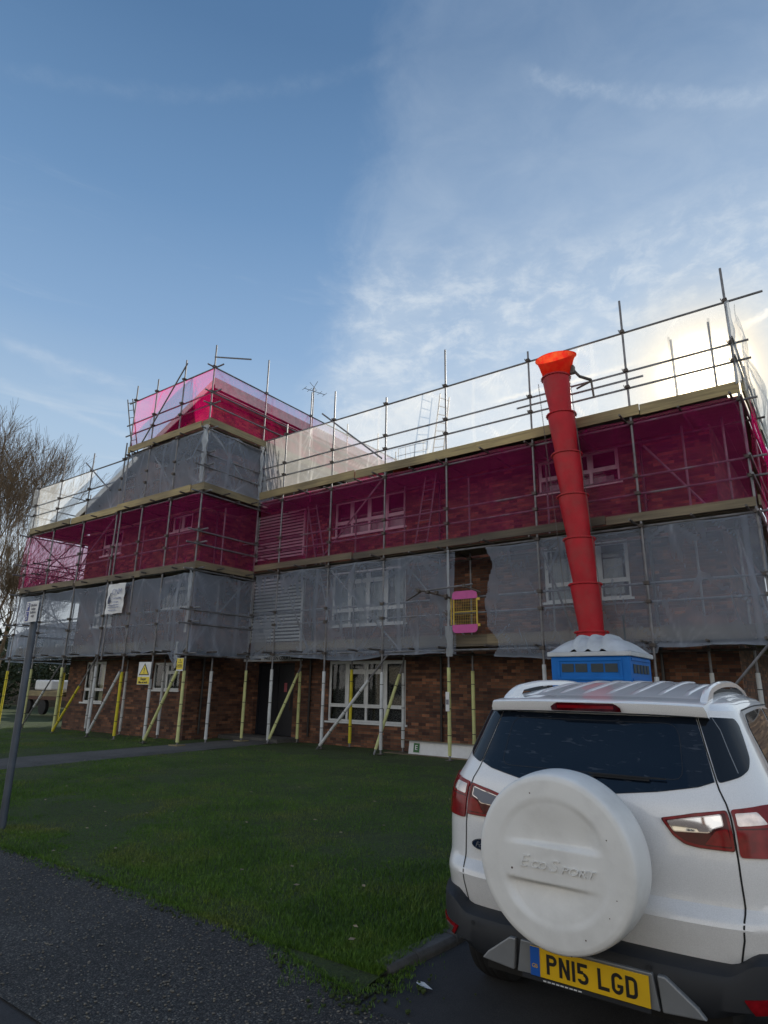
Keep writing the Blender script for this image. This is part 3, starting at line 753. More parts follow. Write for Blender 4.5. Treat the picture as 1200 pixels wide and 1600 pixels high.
# wing side walls and back
b = MB(); b.box(-16.63, -16.352, WY+0.28, 26, 0, zr(-16.5)-0.15); b.build('side_wall', M['brick'], bld)
b = MB(); b.box(-23.298, -23.02, WY+0.28, 26, 0, zr(-23.2)-0.15); b.build('side_wall', M['brick'], bld)
b = MB(); b.box(-2.08, -1.802, AY+0.28, 22, 0, 7.6); b.build('side_wall', M['brick'], bld)
b = MB(); b.box(-16.35, -1.8, 22.0, 22.28, 0, 7.6); b.box(-23.3, -16.35, 26, 26.28, 0, 8.0); b.build('back_wall', M['brick'], bld)
# roofs
rf = MB(); rf.prism([(-16.35, AY-0.45, 7.62), (-16.35, 18.3, 8.75), (-16.35, 22.6, 7.62)], (14.85, 0, 0)); rf.build('main_roof', M['roof_slate'], bld)
b = MB(); b.box(-16.3, -1.5, AY-0.52, AY-0.45, 7.44, 7.66); b.build('fascia', M['fascia'], bld)
ro = MB(); ro.prism([(-23.85, WY-0.35, zr(-23.85)), (-15.95, WY-0.35, zr(-15.95)), (-15.95, WY-0.35, zr(-15.95)+0.14), (-23.85, WY-0.35, zr(-23.85)+0.14)], (0, 14.3, 0))
wr_ = ro.build('wing_roof', M['roof_slate'], bld)
b = MB(); b.prism([(-23.86, WY-0.38, zr(-23.86)-0.10), (-15.94, WY-0.38, zr(-15.94)-0.10), (-15.94, WY-0.38, zr(-15.94)+0.15), (-23.86, WY-0.38, zr(-23.86)+0.15)], (0, 0.03, 0))
b.build('barge_board', M['fascia'], wr_)
b = MB(); b.box(-15.95, -15.92, WY-0.35, WY+13.9, zr(-15.95)-0.22, zr(-15.95)+0.15); b.build('verge_fascia', M['fascia'], wr_)
b = MB(); b.box(-16.35, -15.95, WY-0.3, WY+13.9, zr(-16.1)-0.26, zr(-16.1)-0.235); b.build('soffit', M['fascia'], wr_)
# upper floors so rooms stay dark
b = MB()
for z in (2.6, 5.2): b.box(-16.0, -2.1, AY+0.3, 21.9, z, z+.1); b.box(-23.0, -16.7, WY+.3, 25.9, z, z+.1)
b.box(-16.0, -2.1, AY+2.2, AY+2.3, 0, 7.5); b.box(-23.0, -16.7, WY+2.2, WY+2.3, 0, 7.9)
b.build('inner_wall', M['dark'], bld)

def window(parent, box, y, cols, lights=None, cur=None, sill=True, mat='upvc'):
    """cols: list of column boundaries 0..1; lights: per column list of z fractions for transoms"""
    x0, x1, z0, z1 = box; fr = 0.055; yo = y+0.05; dp = 0.06
    b = MB()
    b.box(x0, x0+fr, yo, yo+dp, z0, z1); b.box(x1-fr, x1, yo, yo+dp, z0, z1)
    b.box(x0+fr, x1-fr, yo, yo+dp, z0, z0+fr); b.box(x0+fr, x1-fr, yo, yo+dp, z1-fr, z1)
    cx = [x0+(x1-x0)*c for c in cols]
    for c in cx[1:-1]: b.box(c-0.035, c+0.035, yo-0.004, yo+dp, z0+fr, z1-fr)
    root = None
    sashes = []
    for i in range(len(cols)-1):
        a = (cx[i]+(0.035 if i else fr)); c = (cx[i+1]-(0.035 if i < len(cols)-2 else fr))
        zz = [z0+fr] + [z0+(z1-z0)*t for t in (lights[i] if lights else [])] + [z1-fr]
        for t in zz[1:-1]: b.box(a, c, yo-0.002, yo+dp-0.002, t-0.03, t+0.03)
        for j in range(len(zz)-1):
            sashes.append((a, c, zz[j]+(0.03 if j else 0), zz[j+1]-(0.03 if j < len(zz)-2 else 0), j))
    w_ = b.build('window', M[mat], parent)
    p = MB(); s = MB()  # panes keep their outward normals
    for (a, c, d, e, j) in sashes:
        if j > 0 or not lights:      # opening sash frame
            t = 0.035
            s.box(a, a+t, yo-0.014, yo+0.01, d, e); s.box(c-t, c, yo-0.014, yo+0.01, d, e); s.box(a+t, c-t, yo-0.014, yo+0.01, d, d+t); s.box(a+t, c-t, yo-0.014, yo+0.01, e-t, e)
        p.quad((a, yo+0.03, d), (c, yo+0.03, d), (c, yo+0.03, e), (a, yo+0.03, e))
    mesh_obj('pane', p.v, p.f, M['pane'], w_)
    if s.v: s.build('sash', M[mat], w_)
    if sill: MB().box(x0-0.06, x1+0.06, y-0.045, yo, z0-0.05, z0).build('sill', M[mat], w_)
    if cur:
        for (f0, f1, m_, zz0, zz1) in cur:
            v = []; f = []; n = 40; xa = x0+(x1-x0)*f0; xb = x0+(x1-x0)*f1
            for k in range(n+1):
                xx = xa+(xb-xa)*k/n; yy = y+0.24+0.02*math.sin(k*1.9)
                v += [(xx, yy, z0+(z1-z0)*zz0), (xx, yy, z0+(z1-z0)*zz1)]
                if k: f.append((2*k-2, 2*k, 2*k+1, 2*k-1))
            mesh_obj('curtain', v, f, M[m_], w_, True)
    return w_
C4 = [0, .25, .5, .74, 1]
window(bld, WIN['g'], AY, C4, [[.25], [.25, .82], [.25, .82], [.25]], [(0, 1, 'lace', 0, 1)])
window(bld, WIN['f'], AY, C4, [[.27], [.27, .80], [.27, .80], [.27]], [(0.0, .18, 'curtain', 0, .9), (.27, .47, 'curtain', .0, .78), (.52, .72, 'curtain', 0, .78), (.8, 1, 'curtain', 0.3, 1)])
window(bld, WIN['s'], AY, C4, [[.36]]*4, [(.02, .98, 'curtain', 0, .33)])
window(bld, WIN['rf'], AY, [0, .36, .66, 1], [[.30], [.30], [.30]], [(.03, .35, 'curtain', 0, .75), (.68, .9, 'curtain', .1, .72)])
window(bld, WIN['rs'], AY, [0, .36, .66, 1], [[.42], [.42], [.42]], [(.1, .9, 'curtain', 0, .3)])
window(bld, WW['g1'], WY, [0, .5, 1], [[.3], [.3]], [(.5, 1, 'pane_reflection', 0, 1)])  # cream sheet stands in for the reflection in the right half
window(bld, WW['g2'], WY, [0, .5, 1], [[], [.62]], [(.15, .45, 'curtain', 0, .9), (.6, 1, 'lace', 0, 1)])
window(bld, WW['f1'], WY, [0, .5, 1], [[.3], [.3]], [(.5, 1, 'curtain', 0, .5)])
window(bld, WW['f2'], WY, [0, .5, 1], [[], [.62]], [(.5, 1, 'curtain', .2, .9)])
window(bld, WW['s1'], WY, [0, .5, 1], [[.4], [.4]])
window(bld, WW['s2'], WY, [0, .5, 1], None)
# louvred panels over the entrance
for (x0, x1, z0, z1) in LOUV:
    b = MB(); b.box(x0, x0+.06, AY-.06, AY-.003, z0, z1); b.box(x1-.06, x1, AY-.06, AY-.003, z0, z1)
    n = 15 if z1 > 6 else 19
    for k in range(n):
        z = z0+(z1-z0)*(k+0.5)/n
        b.prism([(x0+.061, AY-.055, z-.028), (x0+.061, AY-.045, z-.036), (x0+.061, AY-.020, z+.022), (x0+.061, AY-.030, z+.030)], (x1-x0-.122, 0, 0))
    lp = b.build('louvre_panel', M['upvc'], bld)
    MB().box(x0+.06, x1-.06, AY-.008, AY-.003, z0, z1).build('backing', M['dark'], lp)
# entrance
d_ = MB(); d_.box(door[0]+.07, door[1]-.07, AY+.2, AY+.25, door[2], door[3]-.07); dd = d_.build('door', M['door'], bld)
b = MB(); b.box(door[0], door[0]+.07, AY+.16, AY+.26, door[2], door[3]); b.box(door[1]-.07, door[1], AY+.16, AY+.26, door[2], door[3]); b.box(door[0]+.07, door[1]-.07, AY+.16, AY+.26, door[3]-.07, door[3]); b.box(-14.94, -14.88, AY+.185, AY+.2, door[2], door[3]-.07)
b.build('door_frame', M['door'], dd)
b = MB().box(-14.62, -14.50, AY+.19, AY+.198, 1.45, 1.72); b.build('notice', pmat('notice', (0.4, 0.10, 0.12)), dd)
MB().box(-14.3, -14.27, AY+.13, AY+.16, 0.9, 1.5).build('handle', M['chrome'], dd)
MB().box(-16.3, -13.7, AY-.9, AY+.3, 0.0, 0.14).build('doorstep', M['conc'], bld)
cn = MB().box(-16.30, -13.70, AY-.07, AY-.004, 2.38, 2.56).build('name_board', M['signw'], bld)
text_obj('lettering', 'WESTREN COURT', 0.15, (-14.75, AY-.075, 2.47), M['black'], cn, xs=0.95, extrude=.002, offset=.002)
# concrete bands, downpipes
b = MB(); b.box(-13.4, -1.80, AY-.02, AY-.002, 2.62, 2.80); b.build('floor_band', M['conc'], bld)
for (x, y, z1) in ((-16.25, WY+0.5, 7.6), (-13.3, AY-.06, 7.4), (-8.7, AY-.06, 7.4), (-3.25, AY-.06, 7.4)):
    p = MB().tube((x, y, 0.2), (x, y, z1), 0.035)
    for z in (1.2, 3.4, 5.8): p.box(x-.05, x+.05, y-.03, y+.06, z, z+.04)
    p.build('downpipe', M['pipe'], bld, smooth=False)
# television aerial on the wing roof
ae = thing('television_aerial', 'thin television aerial standing on the wing roof behind the pink netting', 'aerial', (-16.2, 17, 11.3))
MB().tube((-16.2, 17, 11.2), (-16.2, 17, 13.45), .022).build('mast', M['galv_dull'], ae)
b = MB().tube((-16.35, 16.6, 13.3), (-16.05, 17.5, 13.3), .012)
for k in range(5):
    t = k/4; b.tube((-16.35+.3*t-.18, 16.6+.9*t+.06, 13.3), (-16.35+.3*t+.18, 16.6+.9*t-.06, 13.3), .008)
b.tube((-16.3, 17, 13.35), (-16.1, 17.1, 13.75), .01).tube((-16.1, 17, 13.35), (-16.35, 16.9, 13.7), .01)
b.build('antenna', M['galv_dull'], ae)

# ------------------------------------------------------------------ scaffold
def sm_(t): t = max(0, min(1, t)); return t*t*(3-2*t)
TR = 0.0245
def scaffold(name, label, loc):
    return thing(name, label, 'scaffold', loc, 'tube scaffolds round the block')
SA = scaffold('scaffold', 'galvanised tube scaffold along the long main front, right of the entrance corner', (-8, 13.1, 0))
SW = scaffold('scaffold', 'taller galvanised tube scaffold wrapped round the projecting left wing with a raised top deck', (-19, 10.9, 0))
def tube(sc, nm, p, q, mat='galv', r=TR):
    return MB().tube(p, q, r).build(nm, M[mat], sc, smooth=True)
def sleeve(par, p, q, mat, r=0.044):
    p = Vector(p); q = Vector(q); d = q-p; Ln = d.length; d.normalize()
    b = MB(); n = max(2, int(Ln/0.35)); a = d.orthogonal().normalized(); c = d.cross(a); s0 = len(b.v)
    for i in range(n+1):
        P_ = p+d*Ln*i/n; rr = r*random.uniform(.93, 1.07)
        for k in range(10): t = 2*math.pi*k/10; b.v.append(tuple(P_+a*math.cos(t)*rr+c*math.sin(t)*rr))
    for i in range(n):
        for k in range(10): b.f.append((i*10+k, i*10+(k+1) % 10, i*10+10+(k+1) % 10, i*10+10+k))
    b.f.append(tuple(range(10))); b.f.append(tuple(n*10+k for k in range(10)))
    o = b.build('foam_sleeve', M[mat], par, smooth=True)
    for t in (0.22, 0.52, 0.83):
        P_ = p+d*Ln*t
        MB().tube(P_, P_+d*0.018, r*1.07, seg=10).build('tape', M['tape'], par, smooth=True)
    return o
def coupler(par, p, ax='x'):
    x, y, z = p; b = MB()
    b.box(x-.045, x+.045, y-.062, y+.045, z-.035, z+.035)
    b.tube((x+.03, y-.075, z+.02), (x+.03, y-.04, z+.02), .012, seg=6)
    b.tube((x-.05, y-.05, z-.025), (x-.07, y-.055, z+.05), .01, seg=6)
    return b.build('coupler', M['coupler'], par, bevel=.01)
def standard(sc, x, y, z0, z1, foam=None, f1=2.05, levels=(), plate=False, dx=0.0):
    s = tube(sc, 'standard', (x, y, z0), (x+dx, y, z1))
    if foam: sleeve(s, (x, y, z0+0.10), (x, y, f1), foam)
    for z in levels: coupler(s, (x, y, z))
    if plate: MB().box(x-.17, x+.17, y-.14, y+.14, z0+.0, z0+.045).build('sole_board', M['board'], s)
    else: MB().box(x-.075, x+.075, y-.075, y+.075, z0, z0+.012).build('base_plate', M['galv_dull'], s)
    return s
G = 0.055
lvA = (2.50, 3.35, 3.72, 4.90, 5.60, 5.98, 7.18, 8.03, 8.43, 9.40)
for x, zt, fm, f1 in ((-13.57, 9.75, 'foam_w', 2.08), (-11.57, 10.34, 'foam_w', 2.02), (-9.63, 9.6, 'foam_w', 2.0), (-7.68, 10.48, 'foam_p', 2.1), (-5.33, 9.65, 'foam_w', 2.15), (-3.08, 10.2, 'foam_w', 1.9), (-1.02, 10.18, 'foam_p', 2.0)):
    standard(SA, x, 13.1, G, zt, fm, f1, [z for z in lvA])
for x, zt, fm, f1 in ((-13.35, 7.0, 'foam_p', 2.05), (-11.38, 6.6, 'foam_y', 2.1), (-9.62, 7.2, 'foam_w', 2.0), (-7.56, 7.05, 'foam_p', 2.05), (-5.4, 7.0, 'foam_w', 2.0), (-2.27, 9.4, 'foam_w', 2.0), (-1.48, 9.57, 'foam_w', 2.0)):
    standard(SA, x, 14.05, G, zt, fm, f1, [2.45, 4.85])
# return at the right-hand end
for y, zt in ((15.4, 8.95), (17.6, 9.3), (19.8, 9.2), (22.0, 9.4)):
    standard(SA, -1.02, y, 0.0, zt, 'foam_w', 2.0, [2.5, 3.72, 4.9, 7.18, 8.03, 8.43])
    standard(SA, -0.25+0*y, y+.2, 0.0, 8.6-0.2*(y-15), None, 0, [4.9, 7.18]) if y < 20 else None
for z in (2.50, 3.35, 3.72, 4.90, 5.60, 5.98, 7.18, 8.03, 8.43):
    tube(SA, 'ledger', (-15.3, 13.155, z), (-0.72 if z != 9.4 else -.35, 13.155, z))
    tube(SA, 'ledger', (-0.97, 12.75, z-.06), (-0.97, 22.5, z-.06))
tube(SA, 'ledger', (-15.2, 13.155, 9.40), (-0.35, 13.155, 9.40))
tube(SA, 'ledger', (-5.7, 13.16, 8.24), (-2.75, 13.16, 8.24))
for z in (2.44, 4.84, 7.10): tube(SA, 'ledger', (-13.8, 14.1, z), (-0.7, 14.1, z), 'galv_dull')
for xi, x in enumerate((-14.6, -13.7, -12.5, -11.7, -10.5, -9.75, -8.7, -7.8, -6.5, -5.45, -4.3, -3.2, -2.1, -1.15)):
    for z in (2.555, 4.955, 7.235):
        tube(SA, 'transom', (x, 12.9-0.12*((xi*7) % 3), z), (x+.02, 14.35, z), 'galv_dull')
for p, q in (((-11.95, 13.2, 5.18), (-9.40, 13.2, 7.56)), ((-12.03, 13.05, 9.7), (-9.72, 13.05, 7.75)), ((-11.61, 13.2, 4.85), (-9.0, 13.2, 2.4)), ((-13.56, 13.2, 4.95), (-12.3, 13.2, 2.6)),
             ((-5.3, 13.2, 4.7), (-4.9, 14.0, 2.7)), ((-7.6, 14.1, 2.7), (-9.5, 14.1, 4.8)), ((-3.1, 14.1, 7.0), (-1.9, 14.1, 5.3)), ((-5.2, 14.1, 7.1), (-4.6, 13.3, 5.2)), ((-1.5, 14.0, 4.8), (-1.05, 13.2, 2.7)), ((-2.0, 14.9, 4.7), (-1.1, 17.3, 2.8)), ((-1.1, 14.9, 4.7), (-1.1, 17.3, 2.8)), ((-1.1, 20, 4.7), (-1.1, 17.3, 2.8))):
    tube(SA, 'brace', p, q)
for p, q, fm, t in (((-13.5, 13.02, .08), (-13.25, 14.0, 2.25), 'foam_p', .88), ((-11.66, 13.02, .03), (-9.4, 13.02, 2.42), 'foam_w', .74), ((-9.72, 12.95, .05), (-9.58, 14.0, 2.3), 'foam_p', .85), ((-3.2, 13.02, .1), (-1.1, 13.02, 2.5), None, 1), ((-1.1, 13.3, .1), (-1.1, 15.2, 2.5), None, 1)):
    s = tube(SA, 'brace', p, q)
    if fm: sleeve(s, Vector(p)+(Vector(q)-Vector(p))*.05, Vector(p)+(Vector(q)-Vector(p))*t, fm, .04)
# the wing
lvW = (2.45, 3.30, 3.68, 4.80, 5.55, 5.93, 7.08, 7.9, 8.3)
for x, zt, fm, f1, pl in ((-25.0, 9.3, 'foam_y', 2.0, 0), (-23.22, 10.0, 'foam_p', 2.05, 0), (-21.13, 9.66, 'foam_p', 2.1, 0), (-19.07, 9.6, 'foam_w', 2.12, 0), (-17.63, 11.6, 'foam_y', 1.95, 0), (-16.15, 11.85, 'foam_w', 1.75, 0), (-14.66, 11.9, 'foam_p', 1.98, 1)):
    standard(SW, x, 10.9, 0.05, zt, fm, f1, lvW + ((9.1, 9.9, 10.3, 11.15) if zt > 11 else (9.0,)), plate=bool(pl))
standard(SW, -18.85, 10.9, 2.3, 11.7, None, 0, (9.1, 11.15))
standard(SW, -14.66, 13.1, 0.05, 12.4, 'foam_p', 2.05, lvW+(9.1, 9.9, 10.3, 11.15), plate=True)
for y, zt in ((15.3, 12.1), (17.4, 11.6), (19.4, 11.9), (20.7, 11.5)):
    standard(SW, -14.66, y, 7.9, zt, None, 0, (9.1, 9.9, 10.3, 11.15))
    standard(SW, -15.6, y+.3, 7.9, 10.2, None, 0, (9.1,))
for x, fm in ((-23.3, 'foam_p'), (-21.25, 'foam_w'), (-19.2, 'foam_w'), (-17.2, 'foam_w'), (-14.95, 'foam_w')):
    standard(SW, x, 12.05, 0.05, 6.9 if x > -20 else 6.5, fm, 2.0, [2.4, 4.75])
for y in (13.0, 15.2, 17.4): standard(SW, -25.0, y, 0.0, 9.3, 'foam_y', 2.0, [2.45, 4.8, 7.08]); standard(SW, -23.8, y, 0.0, 8.0, 'foam_w', 2.0, [2.45, 4.8])
for z in lvW:
    tube(SW, 'ledger', (-25.5, 10.955, z), (-14.3, 10.955, z))
    tube(SW, 'ledger', (-14.61, 10.5, z-.05), (-14.61, 13.6, z-.05))
    tube(SW, 'ledger', (-25.05, 10.5, z-.05), (-25.05, 18, z-.05))
    if z < 7: tube(SW, 'ledger', (-23.8, 10.6, z-.1), (-23.8, 18, z-.1), 'galv_dull')
tube(SW, 'ledger', (-25.2, 10.955, 9.02), (-18.6, 10.955, 9.02)); tube(SW, 'ledger', (-25.05, 10.8, 9.0), (-25.05, 18, 9.0))
for z in (9.08, 9.9, 10.3, 11.15):
    tube(SW, 'ledger', (-19.3, 10.955, z), (-14.3, 10.955, z)); tube(SW, 'ledger', (-14.61, 10.6, z-.05), (-14.61, 20.9, z-.05))
for z in (2.4, 4.75, 7.02): tube(SW, 'ledger', (-25.2, 12.1, z), (-14.4, 12.1, z), 'galv_dull')
for x in (-24.2, -22.2, -20.3, -18.3, -16.9, -15.4):
    for z in (2.505, 4.855, 7.135): tube(SW, 'transom', (x, 10.65, z), (x, 12.25, z), 'galv_dull')
for x in (-18.5, -17.2, -15.8): tube(SW, 'transom', (x, 10.7, 9.13), (x, 12.3, 9.13), 'galv_dull')
for y in (11.6, 12.7):
    for z in (2.505, 4.855, 7.135): tube(SW, 'transom', (-16.2, y, z), (-14.25, y, z), 'galv_dull')
for p, q in (((-20.71, 11, 5.95), (-18.96, 11, 7.28)), ((-21.4, 11, 5.2), (-20.71, 11, 5.95)), ((-18.04, 10.83, 9.37), (-15.99, 10.83, 11.66)), ((-21.5, 10.83, 9.34), (-19.61, 10.83, 7.96)), ((-17.77, 11, 9.1), (-16.33, 11, 7.61)),
             ((-23.14, 11, 4.6), (-21.3, 11, 2.8)), ((-21.39, 11, 4.81), (-19.1, 11, 2.6)), ((-14.7, 11.2, 9.0), (-14.7, 12.9, 7.4)), ((-14.72, 12.9, 4.7), (-14.72, 11.1, 2.7)), ((-24.9, 11.0, 5.0), (-24.9, 14.8, 7.0)), ((-23.9, 13, 5.0), (-24.9, 11.0, 7.0)), ((-23.3, 12, 7), (-24.9, 11.0, 5.1)), ((-24.9, 15, 2.6), (-24.9, 11.0, 4.7)), ((-14.62, 10.85, 11.45), (-13.1, 11.0, 10.95))):
    tube(SW, 'brace', p, q)
for p, q, fm, t0, t1 in (((-16.1, 10.84, .05), (-14.78, 10.84, 2.15), 'foam_p', .04, .93), ((-19.0, 10.84, .08), (-17.6, 10.84, 2.0), 'foam_w', .05, .97), ((-21.1, 10.84, .05), (-19.0, 10.84, 2.42), 'foam_y', .03, .62), ((-23.2, 10.84, .1), (-21.2, 10.84, 2.15), 'foam_w', .35, .6)):
    s = tube(SW, 'brace', p, q); p = Vector(p); q = Vector(q)
    sleeve(s, p+(q-p)*t0, p+(q-p)*t1, fm, .04)

def planks(sc, x0, x1, y0, y1, z, along='x'):
    b = MB(); n = max(1, round(((y1-y0) if along == 'x' else (x1-x0))/0.235))
    for k in range(n):
        if along == 'x':
            ya = y0+(y1-y0)*k/n; Ls = x0; 
            while Ls < x1-0.05:
                Le = min(x1, Ls+3.9); b.box(Ls+.004, Le-.004, ya+.005, ya+(y1-y0)/n-.005, z, z+.038+random.uniform(-.003, .003)); Ls = Le
        else:
            xa = x0+(x1-x0)*k/n; b.box(xa+.005, xa+(x1-x0)/n-.005, y0, y1, z, z+.038)
    return b.build('deck', M['board_dk'], sc)
for z in (2.585, 4.985, 7.265): planks(SA, -14.6, -0.98, 13.2, 14.3, z)
for z in (2.585, 4.985, 7.265): planks(SA, -1.75, -1.03, 14.3, 22.2, z, 'y')
for z in (2.535, 4.885, 7.165): planks(SW, -25.0, -14.7, 11.0, 12.2, z)
for z in (2.535, 4.885, 7.165): planks(SW, -16.2, -14.7, 12.2, 13.6, z, 'y')
for z in (2.535, 4.885, 7.165): planks(SW, -24.98, -23.5, 12.2, 18, z, 'y')
planks(SW, -18.9, -14.7, 11.0, 12.3, 9.16); planks(SW, -15.9, -14.7, 12.3, 20.7, 9.16, 'y')
def toe(sc, p, q, z, h=.22, mat='board', jog=True):
    """run of toe boards, each its own board length"""
    p = Vector(p); q = Vector(q); d = q-p; Ln = d.length; d.normalize(); qn = Vector((-d.y, d.x, 0)); s = 0; k = 0
    while s < Ln-0.05:
        e = min(Ln, s+random.choice((3.0, 3.9, 3.9))); a = p+d*(s+.005); c = p+d*(e-.005)
        j = random.uniform(-.02, .02) if jog else 0; t = random.uniform(-.012, .012); off = qn*(0.04 if k % 2 else 0)
        b = MB(); n = [(a+off, z+j), (c+off, z+j+t), (c+off, z+j+t+h), (a+off, z+j+h)]
        b.prism([(v.x, v.y, zz) for v, zz in n], qn*0.036)
        b.build('toe_board', M[mat], sc); s = e; k += 1
toe(SA, (-14.58, 13.03, 0), (-1.0, 13.03, 0), 7.33, .24); toe(SA, (-14.58, 13.03, 0), (-1.0, 13.03, 0), 5.02, .18, 'board_dk'); toe(SA, (-14.55, 13.26, 0), (-1.05, 13.26, 0), 2.63, .22, 'board_dk')
toe(SA, (-.93, 13.1, 0), (-.93, 22, 0), 7.33, .24); toe(SA, (-.93, 13.1, 0), (-.93, 22, 0), 5.0, .2, 'board_dk')
toe(SW, (-25.05, 10.83, 0), (-14.56, 10.83, 0), 7.12, .22); toe(SW, (-25.05, 10.83, 0), (-14.56, 10.83, 0), 4.80, .2, 'board_dk'); toe(SW, (-25.0, 11.06, 0), (-14.8, 11.06, 0), 2.58, .22, 'board_dk')
toe(SW, (-18.85, 10.83, 0), (-14.56, 10.83, 0), 9.17, .22)
toe(SW, (-14.54, 10.84, 0), (-14.54, 13.0, 0), 7.12, .22); toe(SW, (-14.54, 10.84, 0), (-14.54, 13.0, 0), 4.82, .2, 'board_dk'); toe(SW, (-14.54, 10.84, 0), (-14.54, 20.8, 0), 9.17, .22)
toe(SW, (-25.12, 18, 0), (-25.12, 10.9, 0), 7.12, .22); toe(SW, (-25.12, 18, 0), (-25.12, 10.9, 0), 4.8, .2, 'board_dk')

# ------------------------------------------------------------------ netting
NG = 'debris nets tied to the scaffold'
def net(label, a, c, zt, zb, mat, ties=2.1, sag=.05, amp=.035, bot=None, left=None, right=None, top=None, seed=0, wave=.035, double=True):
    a = Vector((a[0], a[1], 0)); c = Vector((c[0], c[1], 0)); d = c-a; Ln = d.length; d.normalize(); n = Vector((d.y, -d.x, 0))
    nx = max(6, int(Ln/0.045)); nz = max(8, int(abs(zt-zb)/0.055)); FO = []
    rsn = random.Random(seed*7+1); nt_ = int(Ln/ties)+2
    rays = [[(rsn.uniform(-1.15, 1.15), rsn.uniform(.5, 1.5), rsn.uniform(.4, 1.0)) for _ in range(5)] for _ in range(nt_*2)]; v = []; f = []; keep = {}
    for i in range(nx+1):
        s = Ln*i/nx; ph = (s % ties)/ties
        tt = (top(a.x+d.x*s) if top else zt) - sag*math.sin(math.pi*ph)**.8 + .02*noise.noise(Vector((s*2, seed, 1)))
        bb = (bot(a.x+d.x*s) if bot else zb) + wave*noise.noise(Vector((s*1.1, seed, 7))) + wave*.6*math.sin(math.pi*ph) + 0.012*noise.noise(Vector((s*6, seed, 2)))
        for j in range(nz+1):
            t = j/nz; z = bb+(tt-bb)*t
            # radiating pulls from the ties plus soft billow
            bil = amp*(noise.noise(Vector((s*.8, z*.9, seed)))*1.5 + .55*noise.noise(Vector((s*3.1+z*1.2, z*1.1, seed+3))) + .3*noise.noise(Vector((s*9+z*4, z*1.6, seed+5))))
            bil += amp*1.2*math.sin(math.pi*ph)*math.sin(math.pi*t)
            edge = 1.0
            P_ = a+d*s+n*(0.035+bil*edge)
            v.append((P_.x, P_.y, z))
            fo = .75*math.exp(-((z-bb)/.035)**2) + .45*math.exp(-((tt-z)/.03)**2)
            kk = int(round(s/ties))
            for top_ in (0, 1):
                dx = s-kk*ties; dz = (tt-z) if top_ else (z-bb); dist = math.hypot(dx, dz)+1e-4; an = math.atan2(dx, dz)
                for (ra, rl, rw) in rays[min(len(rays)-1, kk*2+top_)]:
                    da = abs(an-ra)*dist
                    if da < .09: fo += rw*.8*math.exp(-(da/.022)**2)*max(0, 1-dist/rl)
            ss = (s+seed*.37) % (ties*1.45)
            if ss < .09: fo += .35
            r1 = 1-abs(2*noise.noise(Vector((s*1.0+z*.8, z*.55-s*.2, seed+11))))*1.4
            if r1 > .93: fo += .18*(r1-.93)/.07
            FO.append(max(0, min(1.2, fo)))
    for i in range(nx):
        s = Ln*(i+.5)/nx; x = a.x+d.x*s
        for j in range(nz):
            z = v[i*(nz+1)+j][2]
            if left and x < left(z): continue
            if right and x > right(z): continue
            q = i*(nz+1)+j; f.append((q, q+nz+1, q+nz+2, q+1))
    bm = bmesh.new(); fl = bm.verts.layers.float.new('fold'); vv = [bm.verts.new(p) for p in v]
    for x, q in zip(vv, FO): x[fl] = q
    for q in f: bm.faces.new([vv[k] for k in q])
    bmesh.ops.delete(bm, geom=[x for x in bm.verts if not x.link_faces], context='VERTS')
    bord = [x for x in bm.verts if x.is_boundary]
    if left or right:      # smooth the torn outline
        for _ in range(3): bmesh.ops.smooth_vert(bm, verts=bord, factor=.5, use_axis_x=True, use_axis_y=False, use_axis_z=False)
    me = bpy.data.meshes.new('debris_net'); bm.to_mesh(me); bm.free(); me.materials.append(M[mat])
    for p in me.polygons: p.use_smooth = True
    o = bpy.data.objects.new('debris_net', me); COL.objects.link(o); tag(o, label, 'netting', NG)
    # rolled hem along the bottom
    return o
FY, WYF = 13.165, 10.965
def torn(z): return -6.60 + .13*math.sin(z*3.1) + .16*noise.noise(Vector((z*2.5, 0, 4))) + (0.25 if z > 4.4 else 0)*(z-4.4)*-1.6
def bA(x): return 2.33 + (0.12 if x > -3 else 0) - 0.09*max(0, 1-abs(x+5.3)/1.2)
net('grey debris net along the first lift, between the entrance corner and the torn gap', (-14.55, FY), (-7.50, FY), 4.92, 2.36, 'net_grey', 1.98, seed=1, bot=lambda x: 2.36+.07*math.sin(x*1.3))
net('grey debris net on the first lift right of the torn gap, behind the red chute', (-6.95, FY), (-0.95, FY), 4.92, 2.35, 'net_grey', 2.2, seed=2, bot=bA, left=torn, sag=.07)
net('dark pink debris net along the second lift of the main front', (-14.55, FY), (-0.98, FY), 7.30, 5.16, 'net_pink', 2.1, seed=3, sag=.02, wave=.01)
net('whitish see-through net along the top guard rails of the main front against the sky', (-14.55, FY), (-1.02, FY), 9.38, 7.58, 'net_white', 2.1, seed=4, sag=.01, wave=.02)
def bW(x): return 2.42 + .10*max(0, 1-abs(x+16.2)/.9) - .30*max(0, 1-abs(x+15.2)/.35) + .35*max(0, 1-abs(x+14.6)/.35)
net('grey debris net with a white banner on the first lift of the left wing', (-25.15, WYF), (-14.62, WYF), 4.72, 2.4, 'net_grey', 2.0, seed=5, bot=bW, wave=.05)
net('dark pink debris net on the second lift of the left wing front', (-25.15, WYF), (-14.62, WYF), 7.08, 5.0, 'net_pink', 2.0, seed=6, sag=.02, wave=.01)
net('grey debris net below the raised top deck of the left wing front', (-21.2, WYF), (-14.62, WYF), 9.12, 7.34, 'net_grey', 1.6, seed=7, sag=.05, top=lambda x: min(9.12, 7.75+max(0, (x+21.3))*.55), wave=.02)
net('whitish net on the outer left end of the wing front against the bare tree', (-25.15, WYF), (-20.9, WYF), 9.0, 7.34, 'net_white', 2.0, seed=8, sag=.02, right=lambda z: -22.6+(z-7.3)*1.15)
